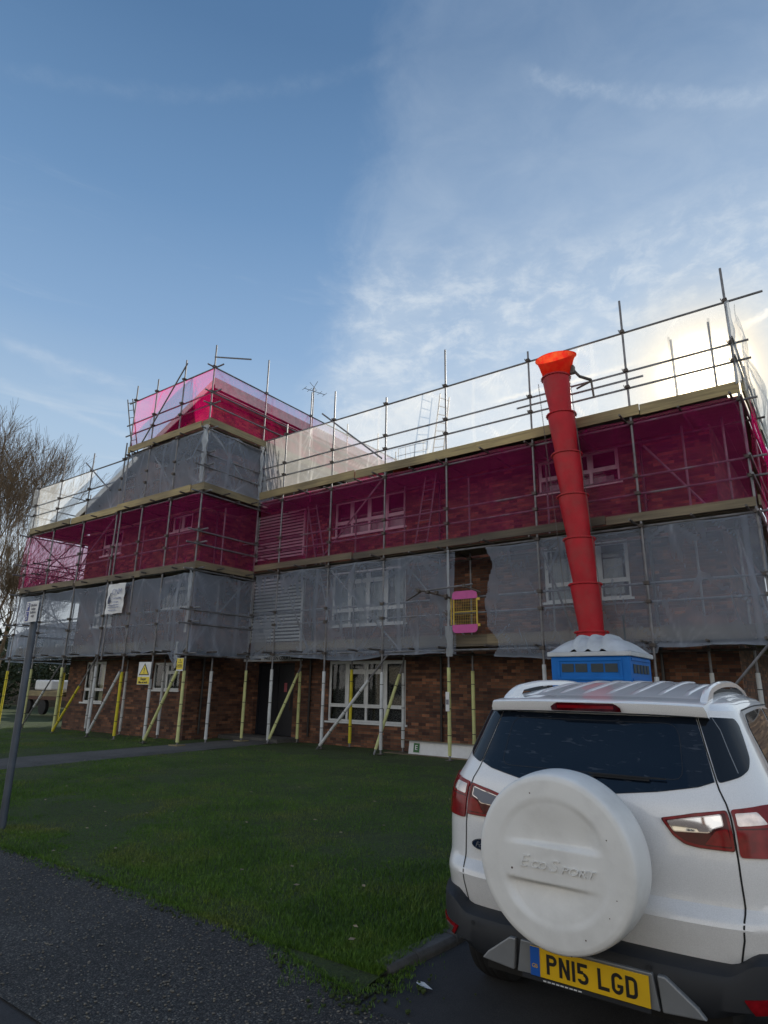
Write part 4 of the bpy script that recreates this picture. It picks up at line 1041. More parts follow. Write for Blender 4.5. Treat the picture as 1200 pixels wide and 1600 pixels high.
net('bright pink net round the front of the raised top deck on the left wing', (-18.85, WYF), (-14.62, WYF), 11.12, 9.36, 'net_pink_top', 1.5, seed=9, sag=.01, wave=.01)
net('bright pink net along the side of the raised top deck running back over the roof', (-14.69, 10.93), (-14.69, 20.7), 11.1, 9.36, 'net_pink_top', 2.1, seed=10, sag=.01, wave=.01)
net('grey debris net on the side of the wing below the raised top deck', (-14.69, 10.93), (-14.69, 13.7), 9.12, 7.34, 'net_grey', 1.1, seed=11, amp=.06)
net('dark pink net on the short side of the wing above the entrance', (-14.69, 10.93), (-14.69, 13.15), 7.08, 5.0, 'net_pink', 2.0, seed=12, sag=.02, wave=.01)
net('grey net on the short side of the wing, first lift above the entrance', (-14.69, 10.93), (-14.69, 13.15), 4.75, 2.4, 'net_grey', 1.1, seed=13, bot=lambda x: 2.4)
for (zt, zb, mt, lb) in ((4.8, 2.3, 'net_grey', 'grey net closing the far left end of the scaffold, first lift'), (7.08, 5.0, 'net_pink', 'pink net closing the far left end of the scaffold, second lift'), (9.0, 7.34, 'net_white', 'whitish net closing the far left end of the scaffold, top lift')):
    net(lb, (-25.15, 18), (-25.15, 10.83), zt, zb, mt, 2.2, seed=int(zt*3), sag=.02)
for (zt, zb, mt, lb) in ((4.85, 2.2, 'net_white', 'pale net hanging down the right-hand end of the scaffold, first lift'), (7.15, 4.4, 'net_pink_top', 'loose pink net hanging down the right-hand end of the scaffold, second lift'), (9.3, 7.4, 'net_white', 'pale net along the right-hand end of the scaffold, top lift')):
    net(lb, (-.93, 13.1), (-.93, 21.8), zt, zb, mt, 1.6, seed=int(zt*5), sag=.05, amp=.11, wave=.15)
# gathered ends of net, tied in loose ropes to the corner standards
def bunch(label, x, y, z0, z1, w_, mat='net_bunch', seed=0):
    v = []; f = []; n = int((z1-z0)/.05); m = 14
    for i in range(n+1):
        z = z0+(z1-z0)*i/n; wd = w_*(.45+.75*abs(noise.noise(Vector((seed, z*1.9, 0)))) + .25*noise.noise(Vector((seed, z*7, 0)))); cx = x+.05*noise.noise(Vector((seed+5, z*1.5, 0)))
        for k in range(m):
            t = 2*math.pi*k/m; rr = wd*(1+.45*noise.noise(Vector((math.cos(t)*2.5, math.sin(t)*2.5, z*1.5+seed))))
            v.append((cx+rr*math.cos(t), y+rr*.5*math.sin(t), z))
    for i in range(n):
        for k in range(m): f.append((i*m+k, i*m+(k+1) % m, (i+1)*m+(k+1) % m, (i+1)*m+k))
    o = mesh_obj('gathered_net', v, f, M[mat], None, True); tag(o, label, 'netting', 'gathered net ends'); return o
M['net_bunch'] = net_mat('bunched_net', (0.62, 0.66, 0.70), 0.42, tr=0.5, wr=0.6)
bunch('gathered white net hanging at the wing corner under the raised deck', -14.66, 10.80, 7.35, 9.15, .15, seed=1)
bunch('gathered white net tied to the wing corner standard, first lift', -14.66, 10.80, 3.0, 4.8, .09, seed=2)
bunch('loose tail of net drooping below the wing corner by the yellow notice', -14.95, 10.78, 2.05, 2.75, .06, seed=3)
bunch('gathered net where the wing meets the main front below the pink top net', -14.6, 13.05, 7.35, 9.2, .12, seed=4)
bunch('gathered white net edge at the torn gap on the main front', -7.62, 13.02, 3.0, 4.9, .055, seed=5)
bunch('loose net foot knotted round the pale yellow standard by the torn gap', -7.60, 13.02, 2.35, 3.05, .13, seed=6)
bunch('frayed net bunched down the right-hand corner standard', -0.98, 13.05, 7.5, 9.35, .07, seed=8)

# banner on the net
bn = mesh_obj('banner', *(lambda vs, fs: (vs, fs))(
    [(-18.72+.92*i/12-.02*(1-j/12), 10.745-.02*math.sin(i*.9)-.012*math.sin(j*1.4+i*.5), 3.70+.93*j/12+.03*(i/12)*0) for j in range(13) for i in range(13)],
    [(j*13+i, j*13+i+1, j*13+i+14, j*13+i+13) for j in range(12) for i in range(12)]), M['signw'], None, True)
tag(bn, 'white contractor banner with a dark curved emblem tied to the grey net', 'banner')
by = 10.70
mesh = MB()
pts = [(-18.58+.0, 4.02), (-18.60, 4.10), (-18.57, 4.20), (-18.50, 4.30), (-18.46, 4.36), (-18.44, 4.34), (-18.49, 4.22), (-18.50, 4.14), (-18.43, 4.10), (-18.47, 4.06), (-18.50, 4.0)]
mesh.prism([(x, by, z) for x, z in pts], (0, .004, 0)).build('emblem', M['banner_dark'], bn)
text_obj('lettering', 'CNM', .26, (-18.14, by, 4.36), M['banner_ink'], bn, xs=.9, extrude=.002)
text_obj('lettering', 'Contracting', .11, (-18.14, by, 4.17), M['banner_ink'], bn, xs=.95, extrude=.002)
b = MB()
for z, x0, x1 in ((4.05, -18.3, -18.0), (3.96, -18.55, -17.98), (3.89, -18.55, -17.95), (3.80, -18.5, -18.1)): b.box(x0, x1, by, by+.003, z-.012, z+.012)
b.build('small_print', M['banner_ink'], bn)

# warning signs on the standards
s1 = thing('warning_sign', 'white and yellow warning triangle sign tied to a white padded standard before the wing window', 'sign', (-16.25, 10.8, 1.56))
def tri_sign(root, x0, x1, z0, z1, y, split, ycol_top='signw'):
    w_ = x1-x0; zs = z0+(z1-z0)*split; cx = (x0+x1)/2
    MB().box(x0, x1, y-.004, y, z0, z1).build('board', M[ycol_top], root)
    h = (z1-zs)*.84; zb = zs+(z1-zs)*.08
    MB().prism([(cx-w_*.42, y-.007, zb), (cx+w_*.42, y-.007, zb), (cx, y-.007, zb+h)], (0, .002, 0)).build('triangle_border', M['black'], root)
    MB().prism([(cx-w_*.32, y-.011, zb+h*.085), (cx+w_*.32, y-.011, zb+h*.085), (cx, y-.011, zb+h*.84)], (0, .002, 0)).build('triangle', M['signy'], root)
    MB().prism([(cx-.018, y-.014, zb+h*.62), (cx+.018, y-.014, zb+h*.62), (cx+.010, y-.014, zb+h*.30), (cx-.010, y-.014, zb+h*.30)], (0, .001, 0)).lathe((cx, y-.014, zb+h*.20), [(.0001, 0), (.017, 0)], 12, 'y').build('exclamation_mark', M['black'], root)
    return cx, zs
cx, zs = tri_sign(s1, -16.58, -15.98, 1.60, 2.22, 10.76, .36)
MB().box(-16.56, -16.00, 10.748, 10.755, 1.615, zs-.015).build('caption_panel', M['signy'], s1)
text_obj('lettering', 'Danger', .105, (cx, 10.744, 1.75), M['black'], s1, xs=.9, offset=.002)
text_obj('lettering', 'Men at work', .085, (cx, 10.744, 1.66), M['black'], s1, xs=.95, offset=.002)
s2 = thing('warning_sign', 'small yellow notice tied to the pale yellow padded corner standard of the wing', 'sign', (-14.72, 10.8, 1.98))
MB().box(-14.87, -14.58, 10.79, 10.796, 1.97, 2.31).build('board', M['signw'], s2)
MB().box(-14.86, -14.59, 10.782, 10.789, 2.01, 2.30).build('face', M['signy'], s2)
MB().prism([(-14.80, 10.779, 2.18), (-14.65, 10.779, 2.18), (-14.725, 10.779, 2.29)], (0, .002, 0)).build('triangle_border', M['black'], s2)
MB().prism([(-14.775, 10.776, 2.192), (-14.675, 10.776, 2.192), (-14.725, 10.776, 2.268)], (0, .002, 0)).build('triangle', M['signy'], s2)
text_obj('lettering', 'Scaffolding\nincomplete', .045, (-14.725, 10.779, 2.10), M['black'], s2, offset=.001)
s3 = thing('scaffold_tag', 'white inspection tag strapped to the pale yellow standard left of the white car', 'tag', (-7.68, 13.03, 1.2))
MB().box(-7.73, -7.63, 13.02, 13.03, 1.12, 1.55).build('holder', M['signw'], s3, bevel=.01)
MB().box(-7.715, -7.645, 13.012, 13.019, 1.27, 1.38).build('card', M['signgrey'], s3)

# parking sign on a leaning grey post
ps = thing('parking_sign', 'grey metal post with a disabled parking sign on top at the edge of the footway', 'sign', (-7.92, 3.68, 0))
MB().tube((-7.92, 3.68, -.05), (-7.98, 3.68, 2.56), .040, seg=16).build('post', M['post'], ps, smooth=True)
sx0, sx1, sz0, sz1, sy = -8.06, -7.76, 2.30, 2.55, 3.60
MB().box(sx0, sx1, sy, sy+.006, sz0, sz1).build('plate', M['signw'], ps, bevel=.002)
MB().box(sx0+.002, sx1-.002, sy+.006, sy+.03, sz0+.05, sz0+.07).box(sx0+.002, sx1-.002, sy+.006, sy+.03, sz1-.07, sz1-.05).build('bracket', M['post'], ps)
MB().box(sx0+.02, sx0+.095, sy-.003, sy-.001, sz0+.135, sz1-.02).box(sx0+.02, sx0+.095, sy-.003, sy-.001, sz0+.015, sz0+.125).build('blue_panel', M['signb'], ps)
text_obj('lettering', 'P', .10, (sx0+.057, sy-.005, sz0+.183), M['signw'], ps, offset=.002)
b = MB(); wx, wz = sx0+.057, sz0+.07
b.lathe((wx, sy-.006, wz+.035), [(.0001, 0), (.009, 0)], 10, 'y'); b.box(wx-.008, wx+.004, sy-.007, sy-.005, wz-.005, wz+.025); b.box(wx-.005, wx+.02, sy-.008, sy-.006, wz-.008, wz+.002); b.box(wx+.016, wx+.024, sy-.007, sy-.005, wz-.035, wz)
for k in range(12):
    t0 = R(100+k*20); t1 = R(100+(k+1)*20); 
    if k < 11: b.quad((wx-.002+.026*math.cos(t0), sy-.006, wz-.015+.026*math.sin(t0)), (wx-.002+.026*math.cos(t1), sy-.006, wz-.015+.026*math.sin(t1)), (wx-.002+.019*math.cos(t1), sy-.006, wz-.015+.019*math.sin(t1)), (wx-.002+.019*math.cos(t0), sy-.006, wz-.015+.019*math.sin(t0)))
b.build('wheelchair_symbol', M['signw'], ps)
text_obj('lettering', 'Disabled\nbadge\nholders\nonly', .042, (sx0+.195, sy-.003, sz0+.135), M['signgrey'], ps, offset=.0015)

# ------------------------------------------------------------------ rubbish chute
ch = thing('rubbish_chute', 'long red plastic rubbish chute of stacked tapered sections hung from the scaffold', 'chute', (-4.1, 12.62, 1.0))
def seg(zt, cxt, zb, cxb, rt_, rb_, cy=12.60):
    b = MB(); v0 = 0; m = 40
    prof = [(0, rt_+.022), (.02, rt_+.024), (.035, rt_+.022), (.04, rt_), (.25, rt_-(rt_-rb_)*.18), (.5, rt_-(rt_-rb_)*.45), (.75, rt_-(rt_-rb_)*.74), (1.0, rb_), (1.08, rb_-.01)]
    for t, r_k in prof:
        z = zt+(zb-zt)*t; x = cxt+(cxb-cxt)*t
        for k in range(m):
            a = 2*math.pi*k/m; b.v.append((x+r_k*math.cos(a), cy+r_k*math.sin(a), z))
    for i in range(len(prof)-1):
        for k in range(m): b.f.append((i*m+k, i*m+(k+1) % m, (i+1)*m+(k+1) % m, (i+1)*m+k))
    rv = b
    for k in range(22):
        a = 2*math.pi*k/22; x = cxt+(rt_+.024)*math.cos(a); y = cy+(rt_+.024)*math.sin(a)
        rv.box(x-.012, x+.012, y-.012, y+.012, zt-.035, zt-.012)
    b.build('section', M['chute'], ch, smooth=True)
cz = [(8.46, -4.49), (7.53, -4.42), (6.58, -4.36), (5.62, -4.29), (4.67, -4.22), (3.72, -4.16), (2.76, -4.10), (1.85, -4.05), (0.95, -4.0)]
for (za, xa), (zb_, xb) in zip(cz[:-1], cz[1:]): seg(za, xa, zb_, xb, .30, .235)
b = MB(); m = 40
prof = [(.27, 8.38), (.285, 8.46), (.33, 8.60), (.385, 8.75), (.43, 8.86), (.465, 8.885), (.465, 8.90), (.44, 8.905)]
for r_k, z in prof:
    for k in range(m):
        a = 2*math.pi*k/m; dzz = (.16 if z > 8.6 else 0)*(math.sin(a)*.5+.5)**1.3
        b.v.append((-4.47+r_k*math.cos(a), 12.62+r_k*.92*math.sin(a), z+dzz))
for i in range(len(prof)-1):
    for k in range(m): b.f.append((i*m+k, i*m+(k+1) % m, (i+1)*m+(k+1) % m, (i+1)*m+k))
b.build('hopper', M['hopper'], ch, smooth=True)
for sx in (-1, 1):
    b = MB(); n = 150
    for k in range(n):
        z = 8.35-k*.045; t = (8.35-z)/7.5; x = -4.49+sx*.36+t*.48; y = 12.45
        if k % 2: b.tube((x-.009, y, z), (x-.009, y, z-.05), .0035, seg=4).tube((x+.009, y, z), (x+.009, y, z-.05), .0035, seg=4)
        else: b.tube((x, y-.009, z), (x, y-.009, z-.05), .0035, seg=4).tube((x, y+.009, z), (x, y+.009, z-.05), .0035, seg=4)
    b.build('chain', M['galv_dull'], ch)
b = MB(); b.tube((-4.13, 12.7, 8.62), (-4.0, 12.75, 8.42), .03).tube((-4.0, 12.75, 8.42), (-3.82, 12.95, 8.37), .035).tube((-3.82, 12.98, 8.40), (-3.80, 13.02, 7.98), .024).box(-4.2, -4.08, 12.62, 12.74, 8.5, 8.68)
b.tube((-3.82, 12.95, 8.33), (-4.15, 12.95, 8.24), .024)
b.build('hanging_bracket', M['galv_dull'], ch)

# ------------------------------------------------------------------ portable toilet
TX0, TX1, TY0, TY1 = -3.56, -2.44, 9.0, 10.12
pt = thing('portable_toilet', 'blue portable toilet with a ribbed pale grey domed roof below the red chute', 'toilet', (-3.0, 9.5, 0))
b = MB(); b.box(TX0, TX1, TY0, TY1, .12, 2.10); b.build('body', M['loo_blue'], pt, bevel=.03)
MB().box(TX0-.03, TX1+.03, TY0-.03, TY1+.03, -.03, .12).build('skid_base', M['loo_dark'], pt)
for y, nm in ((TY0-.012, 'front'),):
    b = MB(); b.box(TX0+.10, TX1-.10, y, y+.02, 1.76, 1.80); b.box(TX0+.10, TX1-.10, y, y+.02, 2.02, 2.06); b.box(TX0+.10, TX0+.14, y, y+.02, 1.80, 2.02); b.box(TX1-.14, TX1-.10, y, y+.02, 1.80, 2.02); b.build('vent_surround', M['loo_blue'], pt, bevel=.006)
    for k in range(4):
        xa = TX0+.17+k*.195+(.03 if k > 1 else 0); MB().box(xa, xa+.17, y+.002, y+.016, 1.87, 1.985).build('vent', M['loo_dark'], pt)
dr = MB().box(TX0+.12, TX1-.12, TY0-.014, TY0-.001, .2, 1.72).build('door', M['loo_blue'], pt, bevel=.01)
MB().box(TX0+.2, TX0+.26, TY0-.04, TY0-.014, .95, 1.15).build('handle', M['loo_dark'], dr)
b = MB(); x = TX1
for k in range(5): b.box(x-.002, x+.012, TY0+.15+k*.17, TY0+.15+k*.17+.11, 1.86, 1.98)
b.build('vent', M['loo_dark'], pt)
b = MB(); b.box(TX1-.002, TX1+.014, TY0+.08, TY1-.08, 1.76, 1.79); b.box(TX1-.002, TX1+.014, TY0+.08, TY1-.08, 2.03, 2.06); b.build('side_rib', M['loo_blue'], pt)
# roof: flared eave, domed top, three raised ribs
v = []; f = []; nx, ny = 48, 24
for j in range(ny+1):
    for i in range(nx+1):
        u = i/nx*2-1; q = j/ny*2-1; x = (TX0+TX1)/2+u*.592; y = (TY0+TY1)/2+q*.592
        e = max(abs(u), abs(q)); h = .02+0.22*(1-max(0, (abs(u)-.15)/.85)**2.8)*(1-abs(q)**4.5)
        for c in (-.32, .02, .36):
            dd_ = abs(u-c+.10*(1-abs(q))*0)/.07
            if dd_ < 1: h += .05*(1-dd_**4)*min(1, h/.03)
        v.append((x, y, 2.13+h))
for j in range(ny):
    for i in range(nx): a = j*(nx+1)+i; f.append((a, a+1, a+nx+2, a+nx+1))
rf_ = mesh_obj('roof', v, f, M['loo_roof'], pt, True); autosmooth(rf_, 50)
MB().box(TX0-.035, TX1+.035, TY0-.035, TY1+.035, 2.085, 2.15).build('eave', M['loo_roof'], rf_, bevel=.012)
MB().tube((-2.75, 10.0, 2.1), (-2.75, 10.0, 2.75), .012, seg=6).build('vent_rod', M['loo_dark'], pt)

# ------------------------------------------------------------------ ladder gate, odd tubes, white board
gt = thing('safety_gate', 'pink and yellow scaffold ladder gate hanging in the torn gap of the net', 'gate', (-7.15, 13.0, 2.88))
gx0, gx1, gz0, gz1 = -7.50, -6.84, 2.88, 3.86
def rr_rect(x0, x1, z0, z1, y, rad, corners):
    pts = []
    for (cx_, cz_, a0, on) in ((x1-rad, z1-rad, 0, corners[0]), (x0+rad, z1-rad, 90, corners[1]), (x0+rad, z0+rad, 180, corners[2]), (x1-rad, z0+rad, 270, corners[3])):
        if on:
            for k in range(7): t = R(a0+15*k); pts.append((cx_+rad*math.cos(t), y, cz_+rad*math.sin(t)))
        else: pts.append((cx_+rad*(1 if a0 in (0, 270) else -1), y, cz_+rad*(1 if a0 in (0, 90) else -1)))
    return pts
MB().prism(rr_rect(gx0, gx1, gz1-.19, gz1, 12.99, .1, (1, 1, 0, 0)), (0, .012, 0)).build('top_panel', M['gate_pink'], gt)
MB().prism(rr_rect(gx0, gx1, gz0, gz0+.19, 12.99, .1, (0, 0, 1, 1)), (0, .012, 0)).build('bottom_panel', M['gate_pink'], gt)
b = MB()
for x in (gx0+.02, gx1-.02): b.tube((x, 13.02, gz0+.1), (x, 13.02, gz1-.1), .018)
b.tube((gx0+.02, 13.02, 3.37), (gx1-.02, 13.02, 3.37), .014).tube((gx0-.06, 13.04, gz0+.2), (gx0-.06, 13.04, gz1-.15), .014); b.build('frame', M['gate_yel'], gt, smooth=True)
b = MB()
for k in range(13): x = gx0+.05+k*.047; b.tube((x, 13.025, gz0+.18), (x, 13.025, gz1-.18), .0022, seg=4)
for k in range(9): z = gz0+.22+k*.065; b.tube((gx0+.03, 13.025, z), (gx1-.03, 13.025, z), .0022, seg=4)
b.build('mesh_infill', M['gate_yel'], gt)
for z in (3.05, 3.65): MB().box(gx1, gx1+.06, 13.0, 13.03, z-.03, z+.03).build('hinge', M['gate_yel'], gt)
od = thing('outrigger_tubes', 'bundle of short tubes and couplers poking out in front of the torn net gap', 'tubes', (-7.7, 12.9, 3.85))
MB().tube((-8.75, 12.9, 3.72), (-8.2, 12.75, 3.90), .02).build('tube', M['coupler'], od); MB().tube((-8.35, 12.7, 3.95), (-7.55, 13.0, 3.72), .022).build('tube', M['coupler'], od); MB().tube((-8.1, 12.75, 3.90), (-6.95, 13.0, 4.0), .024).build('tube', M['galv'], od); MB().tube((-7.2, 12.95, 3.98), (-6.75, 13.0, 3.80), .02).build('tube', M['coupler'], od)
for p in ((-8.3, 12.74, 3.92), (-8.05, 12.78, 3.87), (-7.85, 12.85, 3.84), (-7.65, 12.95, 3.76), (-7.15, 12.95, 3.97)):
    MB().box(p[0]-.04, p[0]+.04, p[1]-.04, p[1]+.04, p[2]-.045, p[2]+.045).build('coupler', M['coupler'], od, bevel=.012)
wb = thing('sheeted_board', 'long white board lying on edge at the foot of the brick wall behind the car', 'board', (-7.5, 13.9, .06))
MB().prism([(-9.25, 13.75, .05), (-5.4, 13.75, .05), (-5.4, 13.80, .36), (-9.25, 13.80, .36)], (0, .03, 0)).build('sheet', M['signw'], wb)
MB().prism([(-9.10, 13.742, .10), (-8.93, 13.742, .10), (-8.93, 13.775, .31), (-9.10, 13.775, .31)], (0, .004, 0)).build('logo_patch', M['green'], wb)
text_obj('lettering', 'E', .16, (-9.015, 13.748, .205), M['signw'], wb, offset=.002, rot=(R(81), 0, 0))
MB().box(-9.5, -5.3, 13.72, 13.76, .36, .385).build('top_batten', M['board_dk'], wb)
MB().box(-9.9, -5.3, 13.6, 13.95, .035, .055).build('bottom_batten', M['board_dk'], wb)

def ladder(label, a0, a1, b0, b1, rungs, mat='galv', r=.02):
    root = thing('ladder', label, 'ladder', a0, 'ladders on the scaffold')
    MB().tube(a0, a1, r).build('stile', M[mat], root, smooth=True); MB().tube(b0, b1, r).build('stile', M[mat], root, smooth=True)
    for k in range(rungs):
        t = (k+.5)/rungs; p = Vector(a0).lerp(Vector(a1), t); q = Vector(b0).lerp(Vector(b1), t); MB().tube(p, q, .012, seg=6).build('rung', M[mat], root)
ladder('aluminium ladder leaning behind the pink net right of the top floor window', (-9.07, 13.75, 5.3), (-8.62, 13.75, 7.8), (-8.70, 13.75, 5.3), (-8.30, 13.75, 7.8), 9)
ladder('aluminium ladder rising above the roof edge against the sky', (-8.86, 14.3, 7.9), (-8.56, 14.3, 9.92), (-8.50, 14.3, 7.9), (-8.26, 14.3, 9.72), 8)
ladder('ladder leaning behind the pink net between the louvre panel and the window', (-13.15, 13.8, 7.1), (-12.65, 13.8, 5.1), (-12.80, 13.8, 7.1), (-12.30, 13.8, 5.1), 8)
ladder('ladder leaning behind the grey net left of the first floor window', (-12.55, 13.8, 5.0), (-11.84, 13.8, 2.7), (-12.2, 13.8, 5.0), (-11.48, 13.8, 2.7), 9)
ladder('ladder standing at the left end of the raised top deck', (-19.60, 11.0, 11.42), (-18.75, 11.3, 7.6), (-19.28, 11.0, 11.36), (-18.40, 11.3, 7.6), 13, 'galv_dull')
mg = thing('mesh_guard', 'small wire mesh guard panel with orange base standing on the roof deck', 'guard', (-9.2, 13.9, 7.7))
b = MB(); 
for x in (-9.75, -9.5, -9.2, -8.9, -8.75): b.tube((x, 13.9, 7.6), (x, 13.9, 8.33), .008, seg=5)
for z in (7.9, 8.1, 8.33): b.tube((-9.75, 13.9, z), (-8.75, 13.9, z), .008, seg=5)
b.build('wire_panel', M['galv_dull'], mg); MB().box(-9.8, -9.2, 13.7, 14.0, 7.45, 7.68).build('base', pmat('orange_plastic', (.6, .12, .03)), mg, bevel=.02)
# litter and leaves
rs = random.Random(11)
for (x, y, lb) in ((-2.22, 3.42, 'scrap of white litter on the bay tarmac behind the car'),):
    v = [(x+rs.uniform(-.05, .05)*1.0 + .05*i, y+.02*j+rs.uniform(-.006, .006), .0+.012*rs.random()) for j in range(3) for i in range(2)]
    o = mesh_obj('litter', v, [(0, 1, 3, 2), (2, 3, 5, 4)], M['signw']); tag(o, lb, 'litter', 'scraps of litter')
lm = pmat('dead_leaf', (.22, .17, .10), var=.4); b = MB()
for k in range(110):
    y = 3.5+rs.random()**1.5*7; x = -2.7-rs.random()*(y*1.4+1); s = rs.uniform(.012, .032); a = rs.uniform(0, 6.28); z = lz(x, y)+rs.uniform(.03, .05)
    if path_x(y)-1.9 < x < path_x(y)+.1: continue
    c, s_ = math.cos(a)*s, math.sin(a)*s
    b.quad((x-c, y-s_, z), (x+s_*.5, y-c*.5, z+.008), (x+c, y+s_, z+.004), (x-s_*.5, y+c*.5, z))
o = b.build('fallen_leaves', lm); tag(o, 'pale dead leaves scattered over the lawn', 'leaves', kind='stuff')

# ------------------------------------------------------------------ trees
def bare_tree(name, label, base, H, spread, seed, levels=6, dens=1.0, thick=.24, forks=3, lean=(0, 0), group=None, crown_mat='twig'):
    rs = random.Random(seed); root = thing(name, label, 'tree', base, group)
    tb = MB(); cb = MB()
    def grow(p, d, L_, r0, lev):
        n = 3; q = p; dd = d.copy(); r = r0
        tgt = tb if lev == 0 else cb
        pts = [p]
        for i in range(n):
            dd = (dd+Vector((rs.uniform(-1, 1), rs.uniform(-1, 1), rs.uniform(-.3, .7)))*(.10 if lev < 2 else .22)).normalized()
            q2 = q+dd*L_/n; r2 = r0*(1-(i+1)/n*.42)
            tgt.tube(q, q2, max(r, .010), max(r2, .007), seg=(9 if lev == 0 else 6 if lev < 3 else 4 if lev < 4 else 3), cap=False); q = q2; r = r2; pts.append(q)
        if lev >= levels: return
        k = forks if lev < levels-1 else forks+1
        for i in range(k):
            t = 1.0 if i == 0 else rs.uniform(.35, .98)
            idx = min(n-1, int(t*n)); st = pts[idx].lerp(pts[idx+1], t*n-idx) if t < 1 else q
            ang = rs.uniform(.25, .62) if i else rs.uniform(.05, .25); ax = rs.uniform(0, 6.28)
            o1 = dd.orthogonal().normalized(); o2 = dd.cross(o1)
            nd = (dd*math.cos(ang)+(o1*math.cos(ax)+o2*math.sin(ax))*math.sin(ang)*spread+Vector((0, 0, .13))).normalized()
            grow(st, nd, L_*rs.uniform(.62, .84), r*(.78 if i == 0 else .58), lev+1)
    grow(Vector(base), Vector((lean[0], lean[1], 1)).normalized(), H*.24, thick, 0)
    tb.build('trunk', M['bark'], root, smooth=False); cb.build('crown', M[crown_mat], root, smooth=False)
    return root
TG = 'bare trees beyond the left end of the building'
bare_tree('bare_tree', 'tall bare winter tree rising beyond the left end of the scaffold', (-46.3, 18.2, 0), 29, .90, 21, levels=6, thick=.34, forks=4, group=TG)
bare_tree('bare_tree', 'bare spreading tree seen through the nets at the left end of the building', (-41.5, 17.2, 0), 14, 1.2, 5, levels=6, thick=.26, forks=4, group=TG)
0 and bare_tree('bare_tree', 'lower bare tree cut by the left edge of the picture', (-36.0, 13.4, 0), 13, 1.1, 9, levels=5, thick=.22, forks=4, group=TG)
def bush(name, label, base, sx, sy, sz, n, seed, group=None, leafmat='leaf'):
    rs = random.Random(seed); root = thing(name, label, 'bush', base, group); b = MB(); st = MB()
    cl = [(Vector((rs.uniform(-1, 1)*sx, rs.uniform(-1, 1)*sy, rs.uniform(.25, .95)*sz)), rs.uniform(.25, .5)) for _ in range(22)]
    for k in range(n):
        c, r_k = rs.choice(cl); d = Vector((rs.gauss(0, 1), rs.gauss(0, 1), rs.gauss(0, 1))).normalized()*r_k*rs.uniform(.6, 1.05)*min(sx, sz)*1.3
        p = Vector(base)+c+d; 
        if p.z < 0: continue
        s = rs.uniform(.09, .19); a = Vector((rs.gauss(0, 1), rs.gauss(0, 1), rs.gauss(0, 1))).normalized(); q = a.orthogonal().normalized()
        b.quad(p-a*s, p+q*s*.5, p+a*s, p-q*s*.5)
    for c, r_k in cl: st.tube(base, Vector(base)+c, .03, .012, seg=5, cap=False)
    st.build('stem', M['bark'], root); b.build('foliage', M[leafmat], root)
BG_ = 'shrubs beyond the building'
for k, (x, y, sx, sz, lb) in enumerate(((-46, 17, 4, 3.4, 'dark evergreen shrub below the tall bare tree'), (-52, 25, 5, 4.2, 'rounded dark shrub far behind the left end of the scaffold'), (-37, 25, 3.5, 2.6, 'low dark hedge plant behind the parked trailer'), (-58, 14, 5, 4.5, 'large dark shrub at the far left edge'), (-30.5, 26, 3, 2.2, 'low shrub seen under the left end of the scaffold'))):
    bush('shrub', lb, (x, y, 0), sx, 2.0, sz, 7500, 30+k, BG_)

# flatbed trailer with stacked materials beyond the left end
tl = thing('flatbed_trailer', 'dark flatbed trailer carrying stacked scaffold boards seen under the left end of the nets', 'trailer', (-32, 18, 0))
MB().box(-37, -27.6, 17, 19, .75, .92).build('bed', M['rust'], tl); 
b = MB()
for x in (-36.2, -34.6, -29.4, -28.4): b.lathe((x, 17.05, .38), [(.0001, 0), (.2, 0), (.38, .02), (.38, .2), (.0001, .2)], 20, 'y')
b.build('wheel', M['rubber'], tl)
rs = random.Random(3); b = MB()
for k in range(6):
    for j in range(7): b.box(-36.6+rs.uniform(-.2, .2), -32.8+rs.uniform(-.2, .2), 17.1+j*.25, 17.32+j*.25, .93+k*.045, .97+k*.045)
b.build('board_stack', M['board'], tl)
b = MB()
for k in range(5):
    b.box(-32.3, -28.2, 17.2, 18.6, .95+k*.28, 1.0+k*.28)
    for x in (-32.2, -30.2, -28.4): b.box(x, x+.12, 17.2, 18.6, 1.0+k*.28, 1.23+k*.28)
b.build('pallet_stack', M['rust'], tl)
MB().box(-36.4, -34.6, 17.4, 18.4, 1.22, 1.75).build('wrapped_load', M['signw'], tl, bevel=.08)
# timber fence and far houses
fc = thing('timber_fence', 'low dark timber fence behind the trailer at the far left', 'fence', (-42, 23, 0))
b = MB(); 
for k in range(160): b.box(-60+k*.24, -60+k*.24+.21, 23, 23.02, 0, 1.55+rs.uniform(-.02, .02))
b.build('boarding', M['board_dk'], fc)
def house(label, x, y, wdt, dep, hz, hr, matw='render_w', face=-1, group='houses further away', wins=3):
    h = thing('house', label, 'house', (x, y, 0), group)
    MB().box(x-wdt/2, x+wdt/2, y-dep/2, y+dep/2, 0, hz).build('wall', M[matw], h)
    b = MB(); b.prism([(x-wdt/2-.3, y-dep/2-.4, hz), (x-wdt/2-.3, y, hz+hr), (x-wdt/2-.3, y+dep/2+.4, hz)], (wdt+.6, 0, 0)); rf = b.build('roof', M['roof_slate'], h)
    MB().box(x+wdt*.2, x+wdt*.2+.8, y-.4, y+.4, hz+hr-.5, hz+hr+.9).build('chimney', M['brick'], rf)
    yy = y+face*dep/2
    for lv in range(2):
        for k in range(wins):
            xa = x-wdt/2+wdt*(k+.5)/wins; z0 = .9+lv*2.7
            if lv == 0 and k == wins//2:
                MB().box(xa-.45, xa+.45, yy-.04, yy+.04, 0, 2.1).build('door', M['door'], h); continue
            w_ = MB().box(xa-.75, xa+.75, yy-.05, yy+.05, z0, z0+1.2).build('window', M['upvc'], h)
            MB().box(xa-.68, xa-.03, yy-.06, yy+.06, z0+.07, z0+1.13).box(xa+.03, xa+.68, yy-.06, yy+.06, z0+.07, z0+1.13).build('pane', M['cglass'], w_)
